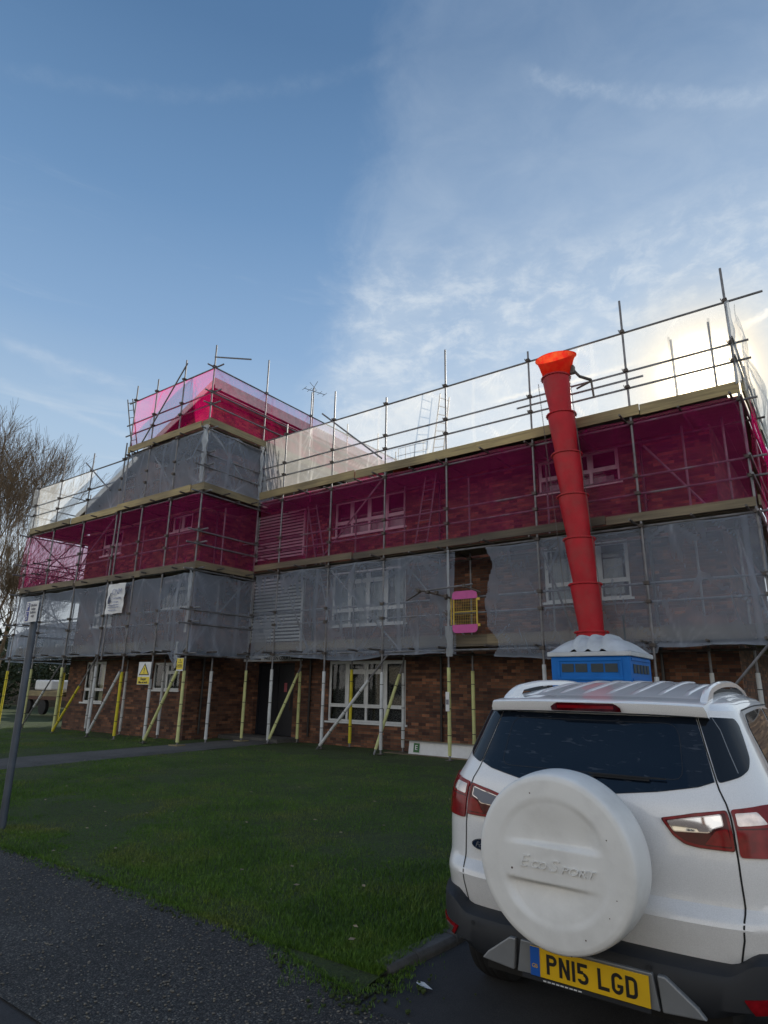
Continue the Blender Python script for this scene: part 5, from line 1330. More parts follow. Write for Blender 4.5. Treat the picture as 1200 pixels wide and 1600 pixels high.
house('cream rendered house with dark roof far beyond the left end of the building', -66, 34, 13, 8, 5.2, 2.6)
house('brick house behind the right-hand end of the scaffold', 3.5, 44, 14, 8, 4.6, 2.2, 'brick_far')
# the terrace across the road behind the photographer, mirrored in the glass
for k in range(4):
    house(('cream rendered house across the road, %s' % ('at the western end', 'second along', 'third along', 'at the eastern end')[k]), -30+k*14.5, -24, 13.5, 8, 5.2, 2.6, face=1, group='houses across the road')
# small parked car far right behind the block

v = []; f = []; n = 150
for i in range(n+1):
    x = -10.2+8.9*i/n
    for j in range(7):
        t = j/6; v.append((x, 13.22+.9*t, 7.50+.17*sm_(t*2.2)+.03*noise.noise(Vector((x*1.7, t*3, 2)))+.03*noise.noise(Vector((x*.6, 0, 5)))))
for i in range(n):
    for j in range(6): f.append((i*7+j, i*7+j+1, i*7+j+8, i*7+j+7))
o = mesh_obj('roofing_membrane', v, f, M['signgrey'], None, True); tag(o, 'crumpled grey roofing membrane lying on the top boards of the main front', 'membrane')
pc = thing('parked_car', 'dark parked car half hidden behind the right-hand end of the scaffold', 'car', (0.3, 27, 0))
b = MB(); prof_ = [(-2.0, .3), (-2.1, .75), (-1.75, 1.0), (-1.2, 1.45), (.4, 1.48), (1.1, 1.02), (2.0, .85), (2.1, .35)]
b.prism([(x+.3, 26.2, z) for x, z in prof_], (0, 1.7, 0)).build('body', M['post'], pc, bevel=.08)
b = MB(); b.prism([(x+.3, 26.18, z) for x, z in [(-1.45, 1.05), (-1.1, 1.38), (.3, 1.40), (.85, 1.05)]], (0, .02, 0)).build('window', M['cglass'], pc)
for x in (-1.3, 1.35): MB().lathe((x+.3, 26.15, .32), [(.0001, 0), (.2, 0), (.32, .02), (.32, .2), (.0001, .2)], 24, 'y').build('wheel', M['rubber'], pc)

# ------------------------------------------------------------------ white car with spare wheel on the tailgate
CX, CY = -1.175, 3.2
def _canon(n, W=0.85, D=0.55, K=400):
    pts = [((math.sin(math.pi/2*i/K)**(2/n) if i else 0.0), 1-(math.cos(math.pi/2*i/K)**(2/n) if i < K else 0.0)) for i in range(K+1)]
    L_ = [0]
    for i in range(K): L_.append(L_[-1]+math.hypot((pts[i+1][0]-pts[i][0])*W, (pts[i+1][1]-pts[i][1])*D))
    return pts, L_
CP, CL = _canon(4.4); UC = CL[-1]
from bisect import bisect_right
def canon(u):
    u = min(abs(u), UC-1e-9); k = min(len(CL)-2, max(0, bisect_right(CL, u)-1))
    t = (u-CL[k])/max(1e-9, CL[k+1]-CL[k]); return tuple(CP[k][m]+(CP[k+1][m]-CP[k][m])*t for m in (0, 1))
RT = [(.30,.16,.80,.50,3.80),(.40,.06,.85,.55,3.92),(.50,.030,.848,.56,3.97),(.60,.012,.852,.56,4.0),(.668,.0,.856,.56,4.0),(.69,.008,.858,.56,4.0),(.735,.048,.866,.55,4.0),
 (.76,.052,.866,.55,3.99),(.90,.055,.866,.55,3.93),(1.02,.070,.858,.54,3.70),(1.08,.082,.846,.53,3.0),(1.13,.098,.825,.51,2.88),(1.18,.125,.796,.49,2.78),(1.26,.170,.765,.47,2.62),(1.36,.222,.728,.45,2.42),(1.46,.275,.690,.42,2.2),(1.52,.310,.665,.40,2.08),
 (1.55,.36,.635,.40,1.98),(1.575,.47,.585,.42,1.86),(1.60,.66,.53,.42,1.75),(1.628,.98,.45,.4,1.66),(1.650,1.25,.30,.3,1.58)]
BT = [(.30,.10,.70,.5,3.8),(.335,-.02,.76,.55,3.95),(.355,-.070,.785,.54,4.02),(.40,-.09,.812,.55,4.05),(.49,-.09,.824,.56,4.05),(.515,-.075,.832,.56,4.04),(.53,-.035,.845,.56,4.02),(.535,.03,.848,.56,3.98)]
def ringof(T, z):
    for i in range(len(T)-1):
        a, b = T[i], T[i+1]
        if z <= b[0] or i == len(T)-2:
            t = min(1, max(0, (z-a[0])/(b[0]-a[0]))); return [a[k]+(b[k]-a[k])*t for k in range(1, 5)]
def sm(t): t = max(0, min(1, t)); return t*t*(3-2*t)
def lift(y, z): return .02*sm((y-.4)/.9)*max(0, min(1, (z-1.2)/.3))
def S(u, z, T=None):
    T = T or RT; Yr, W, D, F = ringof(T, z); a, b = canon(u); s = 1 if u >= 0 else -1
    if abs(u) <= UC: p = (s*W*a, Yr+D*b, z)
    else: p = (s*W, Yr+D+abs(u)-UC, z)
    zz = p[2]+lift(p[1], z)
    if T is BT: zz += .055*sm((abs(u)-.60)/.12)*sm((z-.45)/.08) + .09*sm((abs(u)-.52)/.32)*sm((.42-z)/.10)
    return Vector((CX+p[0], CY+p[1], zz))
def Nrm(u, z, T=None):
    e = .004; n = (S(u+e, z, T)-S(u-e, z, T)).cross(S(u, z+e, T)-S(u, z-e, T)); n.normalize(); return n
def shell(T, zs, ns=26):
    v = []; f = []; rows = []
    for z in zs:
        Yr, W, D, F = ringof(T, z); row = []
        us = [UC*i/46 for i in range(47)]
        q = [canon(u) for u in us]
        right = [(W*a, Yr+D*b) for a, b in q]
        Df = min(.55, (F-Yr)/2-.05); y0 = Yr+D; y1 = F-Df
        side = [(W, y0+(y1-y0)*i/ns) for i in range(1, ns)]
        front = [(W*a, F-Df*b) for a, b in reversed(q)]
        half = right+side+front
        pts = half+[(-x, y) for x, y in reversed(half[1:-1])]
        for x, y in pts:
            zz = z+lift(y, z)
            if T is BT:
                # match the upswept ends
                k = abs(x)/W; zz += .055*sm((k-.70)/.14)*sm((z-.45)/.08) + (.09*sm((k-.60)/.36)*sm((.42-z)/.10) if y < 1.0 else 0)
            row.append((CX+x, CY+y, zz))
        rows.append(row)
    m = len(rows[0])
    for r_ in rows: v += r_
    for i in range(len(rows)-1):
        for k in range(m): f.append((i*m+k, i*m+(k+1) % m, (i+1)*m+(k+1) % m, (i+1)*m+k))
    f.append(tuple(range(m-1, -1, -1))); f.append(tuple((len(rows)-1)*m+k for k in range(m)))
    return v, f
car = thing('parked_car', 'white compact suv seen from behind with a covered spare wheel on its tailgate', 'car', (CX, CY+1.9, 0))
zs = sorted({t[0] for t in RT} | {.55, .64, .655, .68, .70, .72, .80, .85, .95, .99, 1.05, 1.10, 1.155, 1.22, 1.31, 1.41, 1.49, 1.535, 1.56, 1.587, 1.614, 1.64})
zs = [z for z in zs if z >= .40]
v, f = shell(RT, zs)
body = mesh_obj('body', v, f, M['paint'], car, True)
v, f = shell(BT, [t[0] for t in BT])
bump = mesh_obj('bumper', v, f, M['blackp'], car, True)
# wheel arches cut through body and lower cladding
cut = MB()
for y in (.74, 3.24):
    for s in (-1, 1): cut.lathe((CX+s*.75, CY+y, .31), [(.37, -.35), (.37, .35)], 40, 'x', True, True)
co_ = cut.build('cutter', M['blackp'])
for o in (body, bump):
    bm = bmesh.new(); bm.from_mesh(o.data); bmesh.ops.recalc_face_normals(bm, faces=bm.faces); bm.to_mesh(o.data); bm.free()
    md = o.modifiers.new('b', 'BOOLEAN'); md.operation = 'DIFFERENCE'; md.object = co_; md.solver = 'EXACT'
bpy.context.view_layer.update(); dg = bpy.context.evaluated_depsgraph_get()
for o in (body, bump):
    me = bpy.data.meshes.new_from_object(o.evaluated_get(dg)); o.modifiers.clear(); o.data = me; me.name = o.name
bpy.data.objects.remove(co_)
for o, a_ in ((body, 26), (bump, 32)): autosmooth(o, a_)

def patch(name, poly, mat, parent=None, off=.003, T=None, th=.006, dom=0.0):
    parent = parent or car
    bm = bmesh.new(); vs = [bm.verts.new((u, z, 0)) for u, z in poly]; bm.faces.new(vs)
    us = [p[0] for p in poly]; zz = [p[1] for p in poly]
    st = .022
    def cuts(lo, hi, ax):
        k = math.ceil(lo/st)
        while k*st < hi:
            c = k*st
            bmesh.ops.bisect_plane(bm, geom=bm.verts[:]+bm.edges[:]+bm.faces[:], plane_co=(c, 0, 0) if ax == 0 else (0, c, 0), plane_no=(1, 0, 0) if ax == 0 else (0, 1, 0)); k += 1
    cuts(min(us), max(us), 0); cuts(min(zz), max(zz), 1)
    bound = [e for e in bm.edges if e.is_boundary]
    r = bmesh.ops.extrude_edge_only(bm, edges=bound); skirt = {x for x in r['geom'] if isinstance(x, bmesh.types.BMVert)}
    wo_ = root_off(parent)
    for x in bm.verts:
        n = Nrm(x.co.x, x.co.y, T); p = S(x.co.x, x.co.y, T)
        x.co = p + n*((off-th) if x in skirt else off) - wo_
    bmesh.ops.recalc_face_normals(bm, faces=bm.faces)
    me = bpy.data.meshes.new(name); bm.to_mesh(me); bm.free(); me.materials.append(M[mat])
    for p in me.polygons: p.use_smooth = True
    o = bpy.data.objects.new(name, me); COL.objects.link(o); o.parent = parent; autosmooth(o, 35); return o
def ribbon(name, pts, wd, mat, parent=None, off=.0015, T=None, closed=False):
    parent = parent or car; P_ = []
    n = len(pts)
    for i in range(n-(0 if closed else 1)):
        a, b = pts[i], pts[(i+1) % n]; k = max(1, int(math.hypot(b[0]-a[0], b[1]-a[1])/.02))
        for j in range(k): P_.append((a[0]+(b[0]-a[0])*j/k, a[1]+(b[1]-a[1])*j/k))
    if not closed: P_.append(pts[-1])
    v = []; f = []; m = len(P_)
    for i, (u, z) in enumerate(P_):
        if closed: a, b = P_[i-1], P_[(i+1) % m]
        else: a, b = P_[max(0, i-1)], P_[min(m-1, i+1)]
        dx, dz = b[0]-a[0], b[1]-a[1]; l = math.hypot(dx, dz) or 1; nx, nz = -dz/l*wd/2, dx/l*wd/2
        for s in (-1, 1):
            uu, zz = u+nx*s, z+nz*s; v.append(S(uu, zz, T)+Nrm(uu, zz, T)*off)
    for i in range(m-1): f.append((2*i, 2*i+1, 2*i+3, 2*i+2))
    if closed: f.append((2*m-2, 2*m-1, 1, 0))
    return mesh_obj(name, v, f, M[mat], parent, True)
def rnd(poly, rad=.02, k=3):
    out = []; n = len(poly)
    for i in range(n):
        p0, p1, p2 = Vector(poly[i-1]), Vector(poly[i]), Vector(poly[(i+1) % n])
        a = p1+(p0-p1).normalized()*min(rad, (p0-p1).length*.45); b = p1+(p2-p1).normalized()*min(rad, (p2-p1).length*.45)
        for j in range(k+1):
            t = j/k; q = a*(1-t)**2+p1*2*t*(1-t)+b*t*t; out.append((q.x, q.y))
    return out
mir = lambda P_: [(-u, z) for u, z in reversed(P_)]
# tailgate outline gap
half = [(.12, .500), (.41, .512), (.63, .532), (.652, .63), (.655, .72), (.650, .85), (.648, 1.0), (.653, 1.13), (.649, 1.208), (.647, 1.35), (.650, 1.49), (.655, 1.545)]
ribbon('panel_gap', [(-u, z) for u, z in reversed(half)]+half, .0075, 'seam')
# rear window
gl = [(0, 1.122), (.145, 1.128), (.365, 1.155), (.56, 1.188), (.640, 1.212), (.642, 1.35), (.643, 1.485)]
rg = patch('rear_window', gl+[(-u, z) for u, z in reversed(gl[1:])], 'rglass', off=.004)
ribbon('heater_edge', rnd([(-.50, 1.21), (.50, 1.21), (.53, 1.42), (.50, 1.455), (-.50, 1.455), (-.53, 1.42)], .05), .0025, 'blackp', rg, off=.0050, closed=True)
wp = ribbon('wiper', [(-.02, 1.165), (.06, 1.195), (.34, 1.195)], .010, 'seam', off=.016)
ribbon('wiper', [(.03, 1.201), (.42, 1.203)], .007, 'seam', wp, off=.020)
MB().lathe((CX-.03, CY+.10, 1.165), [(.022, 0), (.024, -.015), (.001, -.02)], 16, 'y').build('wiper_boss', M['blackp'], wp)
for s in (1, -1):
    q = [(.656, 1.208), (.77, 1.236), (.835, 1.264), (.88, 1.312), (.925, 1.456), (.90, 1.484), (.656, 1.490)]
    q = q if s > 0 else mir(q)
    qw = patch('quarter_window', rnd(q, .018), 'cglass', off=.004)
    ribbon('edge_glint', [(s*.735, 1.485), (s*.756, 1.43), (s*.758, 1.34), (s*.765, 1.25)], .005, 'silverp', qw, off=.0048)  # pale ribbon painted in for the reflection along the glass corner
    # side windows
    sg = [(1.16, 1.43), (1.26, 1.495), (1.98, 1.50), (1.98, 1.165), (1.34, 1.185), (1.24, 1.24)]
    patch('side_window', rnd(sg if s > 0 else mir(sg), .03), 'cglass', off=.004)
    sg = [(2.05, 1.50), (2.30, 1.49), (2.78, 1.20), (2.80, 1.15), (2.05, 1.16)]
    patch('side_window', rnd(sg if s > 0 else mir(sg), .02), 'cglass', off=.004)
    dl = [(1.02, .62), (1.03, .85), (1.10, 1.05), (1.12, 1.30), (1.09, 1.42), (1.20, 1.515), (2.40, 1.52), (3.02, 1.16), (3.02, .60), (2.0, .58), (1.35, .60)]
    ribbon('door_gap', [(s*u, z) for u, z in dl], .006, 'seam')
    ribbon('door_gap', [(s*2.015, .6), (s*2.015, 1.5)], .006, 'seam')
    for u in (1.35, 2.25): patch('door_handle', rnd([(s*u, .94), (s*(u+.2), .94), (s*(u+.2), .97), (s*u, .97)][::s], .01), 'paint', off=.025, th=.03)
    # lamps: one piece on the tailgate, one round the corner
    lin = [(.36, 1.052), (.50, 1.083), (.643, 1.106), (.643, .948), (.505, .950), (.45, .958), (.405, .988)]
    lm_ = patch('tail_lamp', rnd(lin if s > 0 else mir(lin), .012), 'redlens_dk', off=.010, th=.02)
    ribbon('lamp_edge', [(s*u, z) for u, z in rnd([(.372, 1.049), (.50, 1.076), (.636, 1.099), (.636, .955), (.505, .957), (.455, .965), (.412, .992)], .012)], .010, 'redlens', lm_, off=.0115, closed=True)
    c1 = [(.388, 1.042), (.50, 1.066), (.612, 1.086), (.612, 1.044), (.580, 1.034), (.550, 1.014), (.412, 1.006)]
    patch('clear_insert', rnd(c1 if s > 0 else mir(c1), .008), 'chrome' if s > 0 else 'signgrey', lm_, off=.0125, th=.004)
    ribbon('insert_edge', [(s*u, z) for u, z in rnd(c1, .008)], .004, 'clearlens', lm_, off=.0135, closed=True)
    r1 = [(.625, 1.035), (.632, .966), (.53, .966), (.575, 1.020)]
    patch('red_reflector', rnd(r1[::-1] if s > 0 else mir(r1[::-1]), .008), 'redlens', lm_, off=.0118, th=.004)
    lout = [(.658, 1.108), (.80, 1.128), (.95, 1.135), (1.03, 1.10), (1.0, .99), (.93, .945), (.77, .930), (.658, .928)]
    lo = patch('tail_lamp', rnd((lout[::-1]) if s > 0 else mir(lout[::-1]), .015), 'redlens', off=.010, th=.02)
    c2 = [(.670, 1.094), (.765, 1.103), (.795, 1.058), (.668, 1.046)]
    patch('clear_insert', rnd((c2[::-1]) if s > 0 else mir(c2[::-1]), .008), 'clearlens', lo, off=.0122, th=.004)
    ribbon('lamp_divider', [(s*.666, 1.036), (s*.86, 1.045), (s*.99, 1.04)], .006, 'redlens_dk', lo, off=.0115)
    # wheel arch lips
    arch = []
    for yw in (.74, 3.24):
        pts_ = []
        for k in range(0, 19):
            t = R(10*k); y = yw+.405*math.cos(t); z = .31+.405*math.sin(t)
            if z < .42: continue
            Yr, W, D, F = ringof(RT, z); pts_.append((s*(UC+y-(Yr+D)), z))
        ribbon('arch_trim', pts_, .07, 'blackp', off=.012)
# reflectors in the bumper corners
for s in (1, -1):
    q = [(.665, .450), (.88, .462), (.88, .345), (.80, .345), (.735, .365)]
    rf1 = patch('rear_reflector', rnd((q[::-1]) if s > 0 else mir(q[::-1]), .01), 'redlens', off=.006, T=BT, th=.012)
    if s < 0:
        q2 = [(.70, .437), (.86, .446), (.86, .36), (.80, .36), (.755, .375)]; patch('clear_insert', rnd(mir(q2[::-1]), .01), 'clearlens', rf1, off=.008, T=BT, th=.004)
# silver skid and number plate
b = MB(); yk = CY-.106
b.prism([(CX-.29, yk, .352), (CX+.335, yk, .352), (CX+.315, yk, .482), (CX-.27, yk, .482)], (0, .03, 0))
sk = b.build('skid_plate', M['silverp'], car, bevel=.004)
for s in (1, -1):
    x0 = CX+.02+s*.325; MB().prism([(x0, yk-.004, .352), (x0+s*.165, yk-.004, .366), (x0+s*.135, yk-.004, .40), (x0+s*.02, yk-.004, .482), (x0-s*.012, yk-.004, .482)], (0, .03, 0)).build('wing_piece', M['silverp'], sk, bevel=.006)
MB().box(CX-.26, CX+.30, CY-.118, CY-.106, .340, .356).build('plate_holder', M['blackp'], sk)
npx0, npx1 = -1.392, -.872; npy = CY-.122
np_ = MB().box(npx0, npx1, npy, npy+.006, .3595, .4745).build('number_plate', M['plate'], car, bevel=.001)
MB().box(npx0+.001, npx0+.046, npy-.002, npy-.0005, .3605, .4735).build('blue_band', M['plate_blue'], np_)
def fit_text(name, s, x0, x1, z0, z1, y, mat, parent, ext=.0006, offset=0.0, shear=0, bevel=0, rev=False):
    o = text_obj(name, s, 1.0, (0, 0, 0), mat, None, extrude=0.0005, offset=offset, shear=shear, bevel=bevel, rot=(0, 0, 0))
    me = o.data; xs = [v.co.x for v in me.vertices]; ys = [v.co.y for v in me.vertices]; zz = [v.co.z for v in me.vertices]
    ax, bx_, ay, by_ = min(xs), max(xs), min(ys), max(ys); az_, bz_ = min(zz), max(zz); w_ = root_off(parent)
    for v in me.vertices:
        t = (v.co.x-ax)/(bx_-ax); q = (v.co.y-ay)/(by_-ay); d = (v.co.z-az_)/max(1e-9, bz_-az_)
        v.co = Vector((x0+(x1-x0)*t, y-ext*d, z0+(z1-z0)*q))-w_
    o.parent = parent; return o
# plate characters built as strokes, the national plate alphabet
def glyph(ch_, x, z, w_, h, t):
    """returns list of polygons (each list of (x,z))"""
    P_ = []
    def bar(x0, z0, x1, z1): P_.append([(x+x0, z+z0), (x+x1, z+z0), (x+x1, z+z1), (x+x0, z+z1)])
    def arc(cx, cz, rx, rz, a0, a1, k=10):
        for i in range(k):
            q0 = R(a0+(a1-a0)*i/k); q1 = R(a0+(a1-a0)*(i+1)/k)
            P_.append([(x+cx+rx*math.cos(q0), z+cz+rz*math.sin(q0)), (x+cx+rx*math.cos(q1), z+cz+rz*math.sin(q1)), (x+cx+(rx-t)*math.cos(q1), z+cz+(rz-t)*math.sin(q1)), (x+cx+(rx-t)*math.cos(q0), z+cz+(rz-t)*math.sin(q0))])
    if ch_ == 'P':
        bar(0, 0, t, h); r_k = h*.27; bar(t, h-t, w_-r_k, h); bar(t, h-2*r_k, w_-r_k, h-2*r_k+t); arc(w_-r_k, h-r_k, r_k, r_k, -90, 90)
    if ch_ == 'N':
        bar(0, 0, t, h); bar(w_-t, 0, w_, h); P_.append([(x+t, z+h), (x+t*.0+0.0001, z+h), (x+w_-t, z), (x+w_, z)])
    if ch_ == '1': bar(0, 0, t, h)
    if ch_ == '5':
        bar(0, h-t, w_*.92, h); bar(0, h*.48, t, h-t); r_k = h*.285; bar(t*.6, h*.48+.0, w_-r_k, h*.48+t*.95); arc(w_-r_k, r_k, r_k, r_k, -90, 90); bar(w_*.42, 0, w_-r_k, t); arc(w_*.42, r_k*.85, w_*.42, r_k*.85, 185, 270, 6)
    if ch_ == 'L': bar(0, 0, t, h); bar(t, 0, w_, t)
    if ch_ == 'G':
        rx = w_/2; rz = h*.30; arc(rx, h-rz, rx, rz, 15, 180); arc(rx, rz, rx, rz, 180, 360); bar(0, rz, t, h-rz); bar(w_-t, rz, w_, h*.48); bar(w_*.5, h*.48-t*.9, w_-t, h*.48)
    if ch_ == 'D':
        bar(0, 0, t, h); r_k = h*.28; bar(t, h-t, w_-r_k, h); bar(t, 0, w_-r_k, t); arc(w_-r_k, h-r_k, r_k, r_k, 0, 90, 6); arc(w_-r_k, r_k, r_k, r_k, -90, 0, 6); bar(w_-t, r_k, w_, h-r_k)
    return P_
x = npx0+.078
for c_ in 'PN15 LGD':
    b = MB()
    wd = {'1': .014, ' ': .030}.get(c_, .048)
    k0 = 0
    for poly in glyph(c_, x, .378, wd, .078, .0135):
        b.prism([(px_, npy-.0015-.0002*k0, pz_) for px_, pz_ in poly], (0, .001, 0)); k0 = (k0+1) % 4
    if b.v: b.build('character', M['black'], np_)
    x += wd+(.0105 if c_ != ' ' else .0)

fit_text('lettering', 'GB', npx0+.010, npx0+.036, .392, .408, npy-.003, M['plate'], np_)
b = MB()
for k in range(9): b.box(CX-.16+k*.02, CX-.145+k*.02, CY-.1195, CY-.1185, .344, .349)
b.build('dealer_strip', M['signw'], np_)
# spoiler over the rear window with the high brake lamp
sp_ = []; spf = []; n = 40
prof = [(.46, 1.580), (.34, 1.568), (.22, 1.556), (.205, 1.548), (.214, 1.520), (.226, 1.500), (.262, 1.492), (.33, 1.496)]
for i in range(n+1):
    t = i/n*2-1; x = .572*t; bow = .06*abs(t)**2.6; sh = 1-.0*abs(t); dz = -.010*abs(t)**3
    for (y, z) in prof: sp_.append((CX+x*(1-.02*(z > 1.54)), CY+y+bow, z+dz))
m = len(prof)
for i in range(n):
    for k in range(m-1): spf.append((i*m+k, i*m+k+1, (i+1)*m+k+1, (i+1)*m+k))
spf.append(tuple(range(m))); spf.append(tuple(n*m+k for k in range(m-1, -1, -1)))
spo = mesh_obj('spoiler', sp_, spf, M['paint'], car, True); autosmooth(spo, 28)
for xx in (.527,):
    pass
b = MB(); v = []; f = []
for i in range(21):
    t = i/20; x = -.185+.37*t; e = .0 if 0 < i < 20 else 0
    h0 = .004+.010*0; v += [(CX+x, CY+.203+.0005-.001, 1.5445-(.022 if i in (0, 20) else .008 if i in (1, 19) else 0)), (CX+x, CY+.2165, 1.503)]
    if i: f.append((2*i-2, 2*i-1, 2*i+1, 2*i))
mesh_obj('brake_lamp', v, f, M['redlens_dk'], spo, True)
v = [(CX-.15, CY+.2045, 1.532), (CX+.15, CY+.2045, 1.532), (CX+.15, CY+.2090, 1.516), (CX-.15, CY+.2090, 1.516)]
# lamp strip standing 2 mm proud
mesh_obj('brake_lamp_strip', [(a_, b_-.003, c_) for a_, b_, c_ in v], [(0, 1, 2, 3)], M['redlens'], spo)
# roof ribs and rails follow the roof
bvh = BVHTree.FromObject(body, bpy.context.evaluated_depsgraph_get()) if False else None
bmx = bmesh.new(); bmx.from_mesh(body.data); bmx.transform(Matrix.Translation(root_off(body.parent))); bvh = BVHTree.FromBMesh(bmx)
def roofz(x, y):
    h = bvh.ray_cast(Vector((x, y, 3)), Vector((0, 0, -1))); return h[0].z if h[0] else 1.55
for x in (-.40, -.27, -.13, .01, .15, .29, .42):
    v = []; f = []; n = 30
    for i in range(n+1):
        y = .56+(2.0-.56)*i/n; e = min(1, i/3, (n-i)/3)
        for (dx, dz) in ((-.020, -.003), (-.011, .009), (.011, .009), (.020, -.003)): v.append((CX+x*(1-.0*y)+dx, CY+y, roofz(CX+x+dx, CY+y)+dz*e-.001))
    for i in range(n):
        for k in range(3): f.append((i*4+k, i*4+k+1, i*4+k+5, i*4+k+4))
    mesh_obj('roof_rib', v, f, M['paint'], body, True)
for s in (-1, 1):
    b = MB(); x = CX+s*.53; v = []; f = []; n = 40
    for i in range(n+1):
        t = i/n; y = .37+1.95*t; base = roofz(x, CY+y); h = .052*(1-(1-min(1, t/.13))**2.2)*(1-(1-min(1, (1-t)/.16))**2.2)
        top = base+h+.006; gap = max(base-.004, top-.034) if .10 < t < .9 else base-.01
        for (dx, zz) in ((-.020, gap), (-.016, top-.006), (-.006, top), (.008, top), (.018, top-.008), (.020, gap)): v.append((x+dx-s*.02*(t-.5), CY+y, zz))
    for i in range(n):
        for k in range(6): f.append((i*6+k, i*6+(k+1) % 6, (i+1)*6+(k+1) % 6, (i+1)*6+k))
    f.append(tuple(range(6))); f.append(tuple(n*6+k for k in range(6)))
    rl = mesh_obj('roof_rail', v, f, M['paint'], car, True); autosmooth(rl, 35)
    MB().box(x-.008, x+.008, CY+.62, CY+2.0, roofz(x, CY+1.2)-.02, roofz(x, CY+1.2)+.012).build('rail_base', M['blackp'], rl)
bmx.free()
# windscreen
v = []; f = []
for j in range(9):
    z = 1.14+.36*j/8; Yr, W, D, F = ringof(RT, z)
    for i in range(25):
        x = (i/24*2-1)*.93; yy = F-.55*(1-(1-abs(x)**4.4)**(1/4.4)); v.append((CX+x*W, CY+yy+.006, z+lift(yy, z)+.004))
for j in range(8):
    for i in range(24): a = j*25+i; f.append((a, a+1, a+26, a+25))
mesh_obj('windscreen', v, f, M['cglass'], car, True)
# spare wheel with moulded cover
SXc, SZc, SY = -1.188, .882, 2.885
sw = mesh_obj('spare_wheel_cover', *(lambda: None)() or ([], []), None, car) if False else None
nr, na = 56, 120; v = []; f = []
def face_d(x, z):
    r_k = math.hypot(x, z); d = .010*(r_k/.33)**2+.0
    d += .012*sm((r_k-.285)/.03)*0
    # two hollows, deepest at the middle band
    rr = math.hypot(x/1.0, z/1.0)
    e = sm((.268-rr)/.035)
    if z > .055: d += e*.030*(1-sm((z-.06)/.205))*sm((z-.055)/.016)*sm((.235-x-.0*z)/.09)*sm((x+.25)/.22)
    if z < -.085: d += e*.030*(1-sm((-.09-z)/.17))*sm((-.085-z)/.016)*sm((x+.235)/.05)*sm((.24-x)/.25)
    d += e*.004
    return d
prof_r = []
for i in range(nr+1):
    rr = .345*(i/nr); prof_r.append((rr, None))
rim = [(.3505, .009), (.3555, .018), (.359, .04), (.363, .08), (.366, .13), (.366, .18), (.360, .215), (.345, .235), (.30, .242)]
for i in range(nr+1):
    rr = .345*i/nr
    for k in range(na):
        t = 2*math.pi*k/na; x = rr*math.cos(t); z = rr*math.sin(t)
        edge = .004*sm((rr-.330)/.015)
        v.append((SXc+x, SY+face_d(x, z)+edge, SZc+z))
for (rr, h) in rim:
    for k in range(na): t = 2*math.pi*k/na; v.append((SXc+rr*math.cos(t), SY+.010+h, SZc+rr*math.sin(t)))
for i in range(nr+len(rim)):
    for k in range(na): f.append((i*na+k, i*na+(k+1) % na, (i+1)*na+(k+1) % na, (i+1)*na+k))
sc_ = mesh_obj('spare_wheel_cover', v, f, M['cover'], car, True)
bm = bmesh.new(); bm.from_mesh(sc_.data); bmesh.ops.remove_doubles(bm, verts=bm.verts, dist=1e-5); bmesh.ops.recalc_face_normals(bm, faces=bm.faces); bm.to_mesh(sc_.data); bm.free()
MB().lathe((SXc, SY+.19, SZc), [(.33, 0), (.33, .04), (.10, .06), (.10, .14)], 48, 'y').build('tyre', M['rubber'], sc_, smooth=True)
for (s_, x0, x1, z0, z1) in (('E', -.150, -.100, -.018, .030), ('CO', -.094, -.022, -.018, .012), ('S', -.014, .036, -.018, .030), ('PORT', .042, .195, -.018, .012)):
    fit_text('embossed_lettering', s_, SXc+x0, SXc+x1, SZc-.015+z0-(x0+.15)*.02, SZc-.015+z1-(x0+.15)*.02, SY+.0035, M['cover'], sc_, ext=.006, shear=.35)
rs = random.Random(4)
for (px_, pz_) in ((.245, .12), (.27, -.10), (-.09, .27), (.02, .335), (.235, -.17), (.13, -.27), (-.19, -.05), (.06, -.345)):
    q = math.hypot(px_, pz_)
    MB().lathe((SXc+px_, SY+face_d(px_, pz_)-.001+(.01 if q > .33 else 0), SZc+pz_), [(.0001, 0), (rs.uniform(.002, .005), 0)], 8, 'y').build('paint_chip', M['rust'], sc_)
# oval badge
bx, bz = CX-.545, .815
def ell(rx, rz, y): return [(bx+rx*math.cos(R(10*k)), y, bz+rz*math.sin(R(10*k))) for k in range(36)]
yb = S(-.545, .815).y
bd = MB().prism(ell(.064, .027, yb-.008), (0, .01, 0)).build('badge', M['chrome'], car)
MB().prism(ell(.058, .022, yb-.011), (0, .002, 0)).build('oval', pmat('badge_dark_blue', (.01, .02, .05), rough=.15), bd)
fit_text('script', 'Ford', bx-.04, bx+.04, bz-.014, bz+.012, yb-.012, M['silverp'], bd, shear=.4)
# number plate lamps / sensors
for x in (-.52, .30): MB().lathe((CX+x, CY-.102, .500), [(.011, 0), (.011, -.003), (.0001, -.003)], 16, 'y').build('parking_sensor', M['blackp'], car)
MB().box(CX-.56, CX+.56, CY+.12, CY+3.8, .24, .46).build('underbody', M['seam'], car)
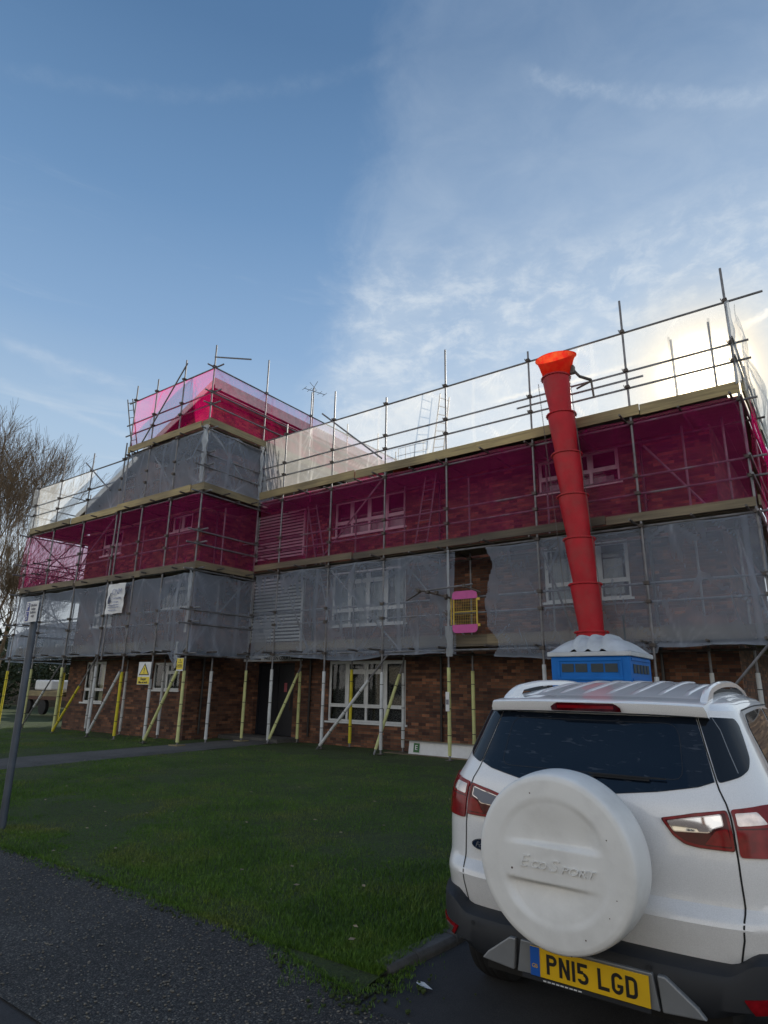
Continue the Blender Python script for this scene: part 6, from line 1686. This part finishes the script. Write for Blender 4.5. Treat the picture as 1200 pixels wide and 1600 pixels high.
# wheels
for y in (.74, 3.24):
    for s in (-1, 1):
        x = CX+s*.755; wz = .30
        prof = [(.20, -.085), (.215, -.10), (.29, -.105), (.322, -.092), (.332, -.06), (.330, -.05), (.333, -.045), (.333, -.02), (.329, -.012), (.333, -.005), (.333, .02), (.329, .028), (.333, .035), (.332, .06), (.322, .092), (.29, .105), (.215, .10), (.20, .085)]
        wl = MB().lathe((x, CY+y, wz), prof, 56, 'x').build('wheel', M['rubber'], car, smooth=True)
        b = MB().lathe((x, CY+y, wz), [(.205, -.08), (.195, -.02), (.195, .02), (.205, .08)], 40, 'x')
        for k in range(5):
            a = R(72*k); c_, s_ = math.cos(a), math.sin(a); xo = x+s*.075
            b.prism([(xo, CY+y+c_*.02-s_*.03, wz+s_*.02+c_*.03), (xo, CY+y+c_*.2-s_*.022, wz+s_*.2+c_*.022), (xo, CY+y+c_*.2+s_*.022, wz+s_*.2-c_*.022), (xo, CY+y+c_*.02+s_*.03, wz+s_*.02-c_*.03)], (-s*.02, 0, 0))
        b.lathe((x+s*.07, CY+y, wz), [(.0001, s*.01), (.035, s*.008), (.035, -s*.02)], 20, 'x')
        b.build('rim', M['silverp'], wl)
# mirrors
for s in (-1, 1):
    MB().lathe((CX+s*.97, CY+2.72, 1.13), [(.0001, -.05), (.09, -.04), (.11, 0), (.08, .05), (.0001, .07)], 24, 'y').build('door_mirror', M['paint'], car, smooth=True)
    MB().tube((CX+s*.83, CY+2.75, 1.08), (CX+s*.95, CY+2.73, 1.10), .025).build('mirror_arm', M['blackp'], car)

# ------------------------------------------------------------------ render settings
scn.render.engine = 'CYCLES'
scn.view_settings.view_transform = 'Standard'; scn.view_settings.look = 'None'; scn.view_settings.exposure = 0; scn.view_settings.gamma = 1
scn.cycles.transparent_max_bounces = 24; scn.cycles.max_bounces = 8; scn.cycles.diffuse_bounces = 3; scn.cycles.glossy_bounces = 4
scn.cycles.caustics_reflective = False; scn.cycles.caustics_refractive = False
scn.cycles.use_denoising = True
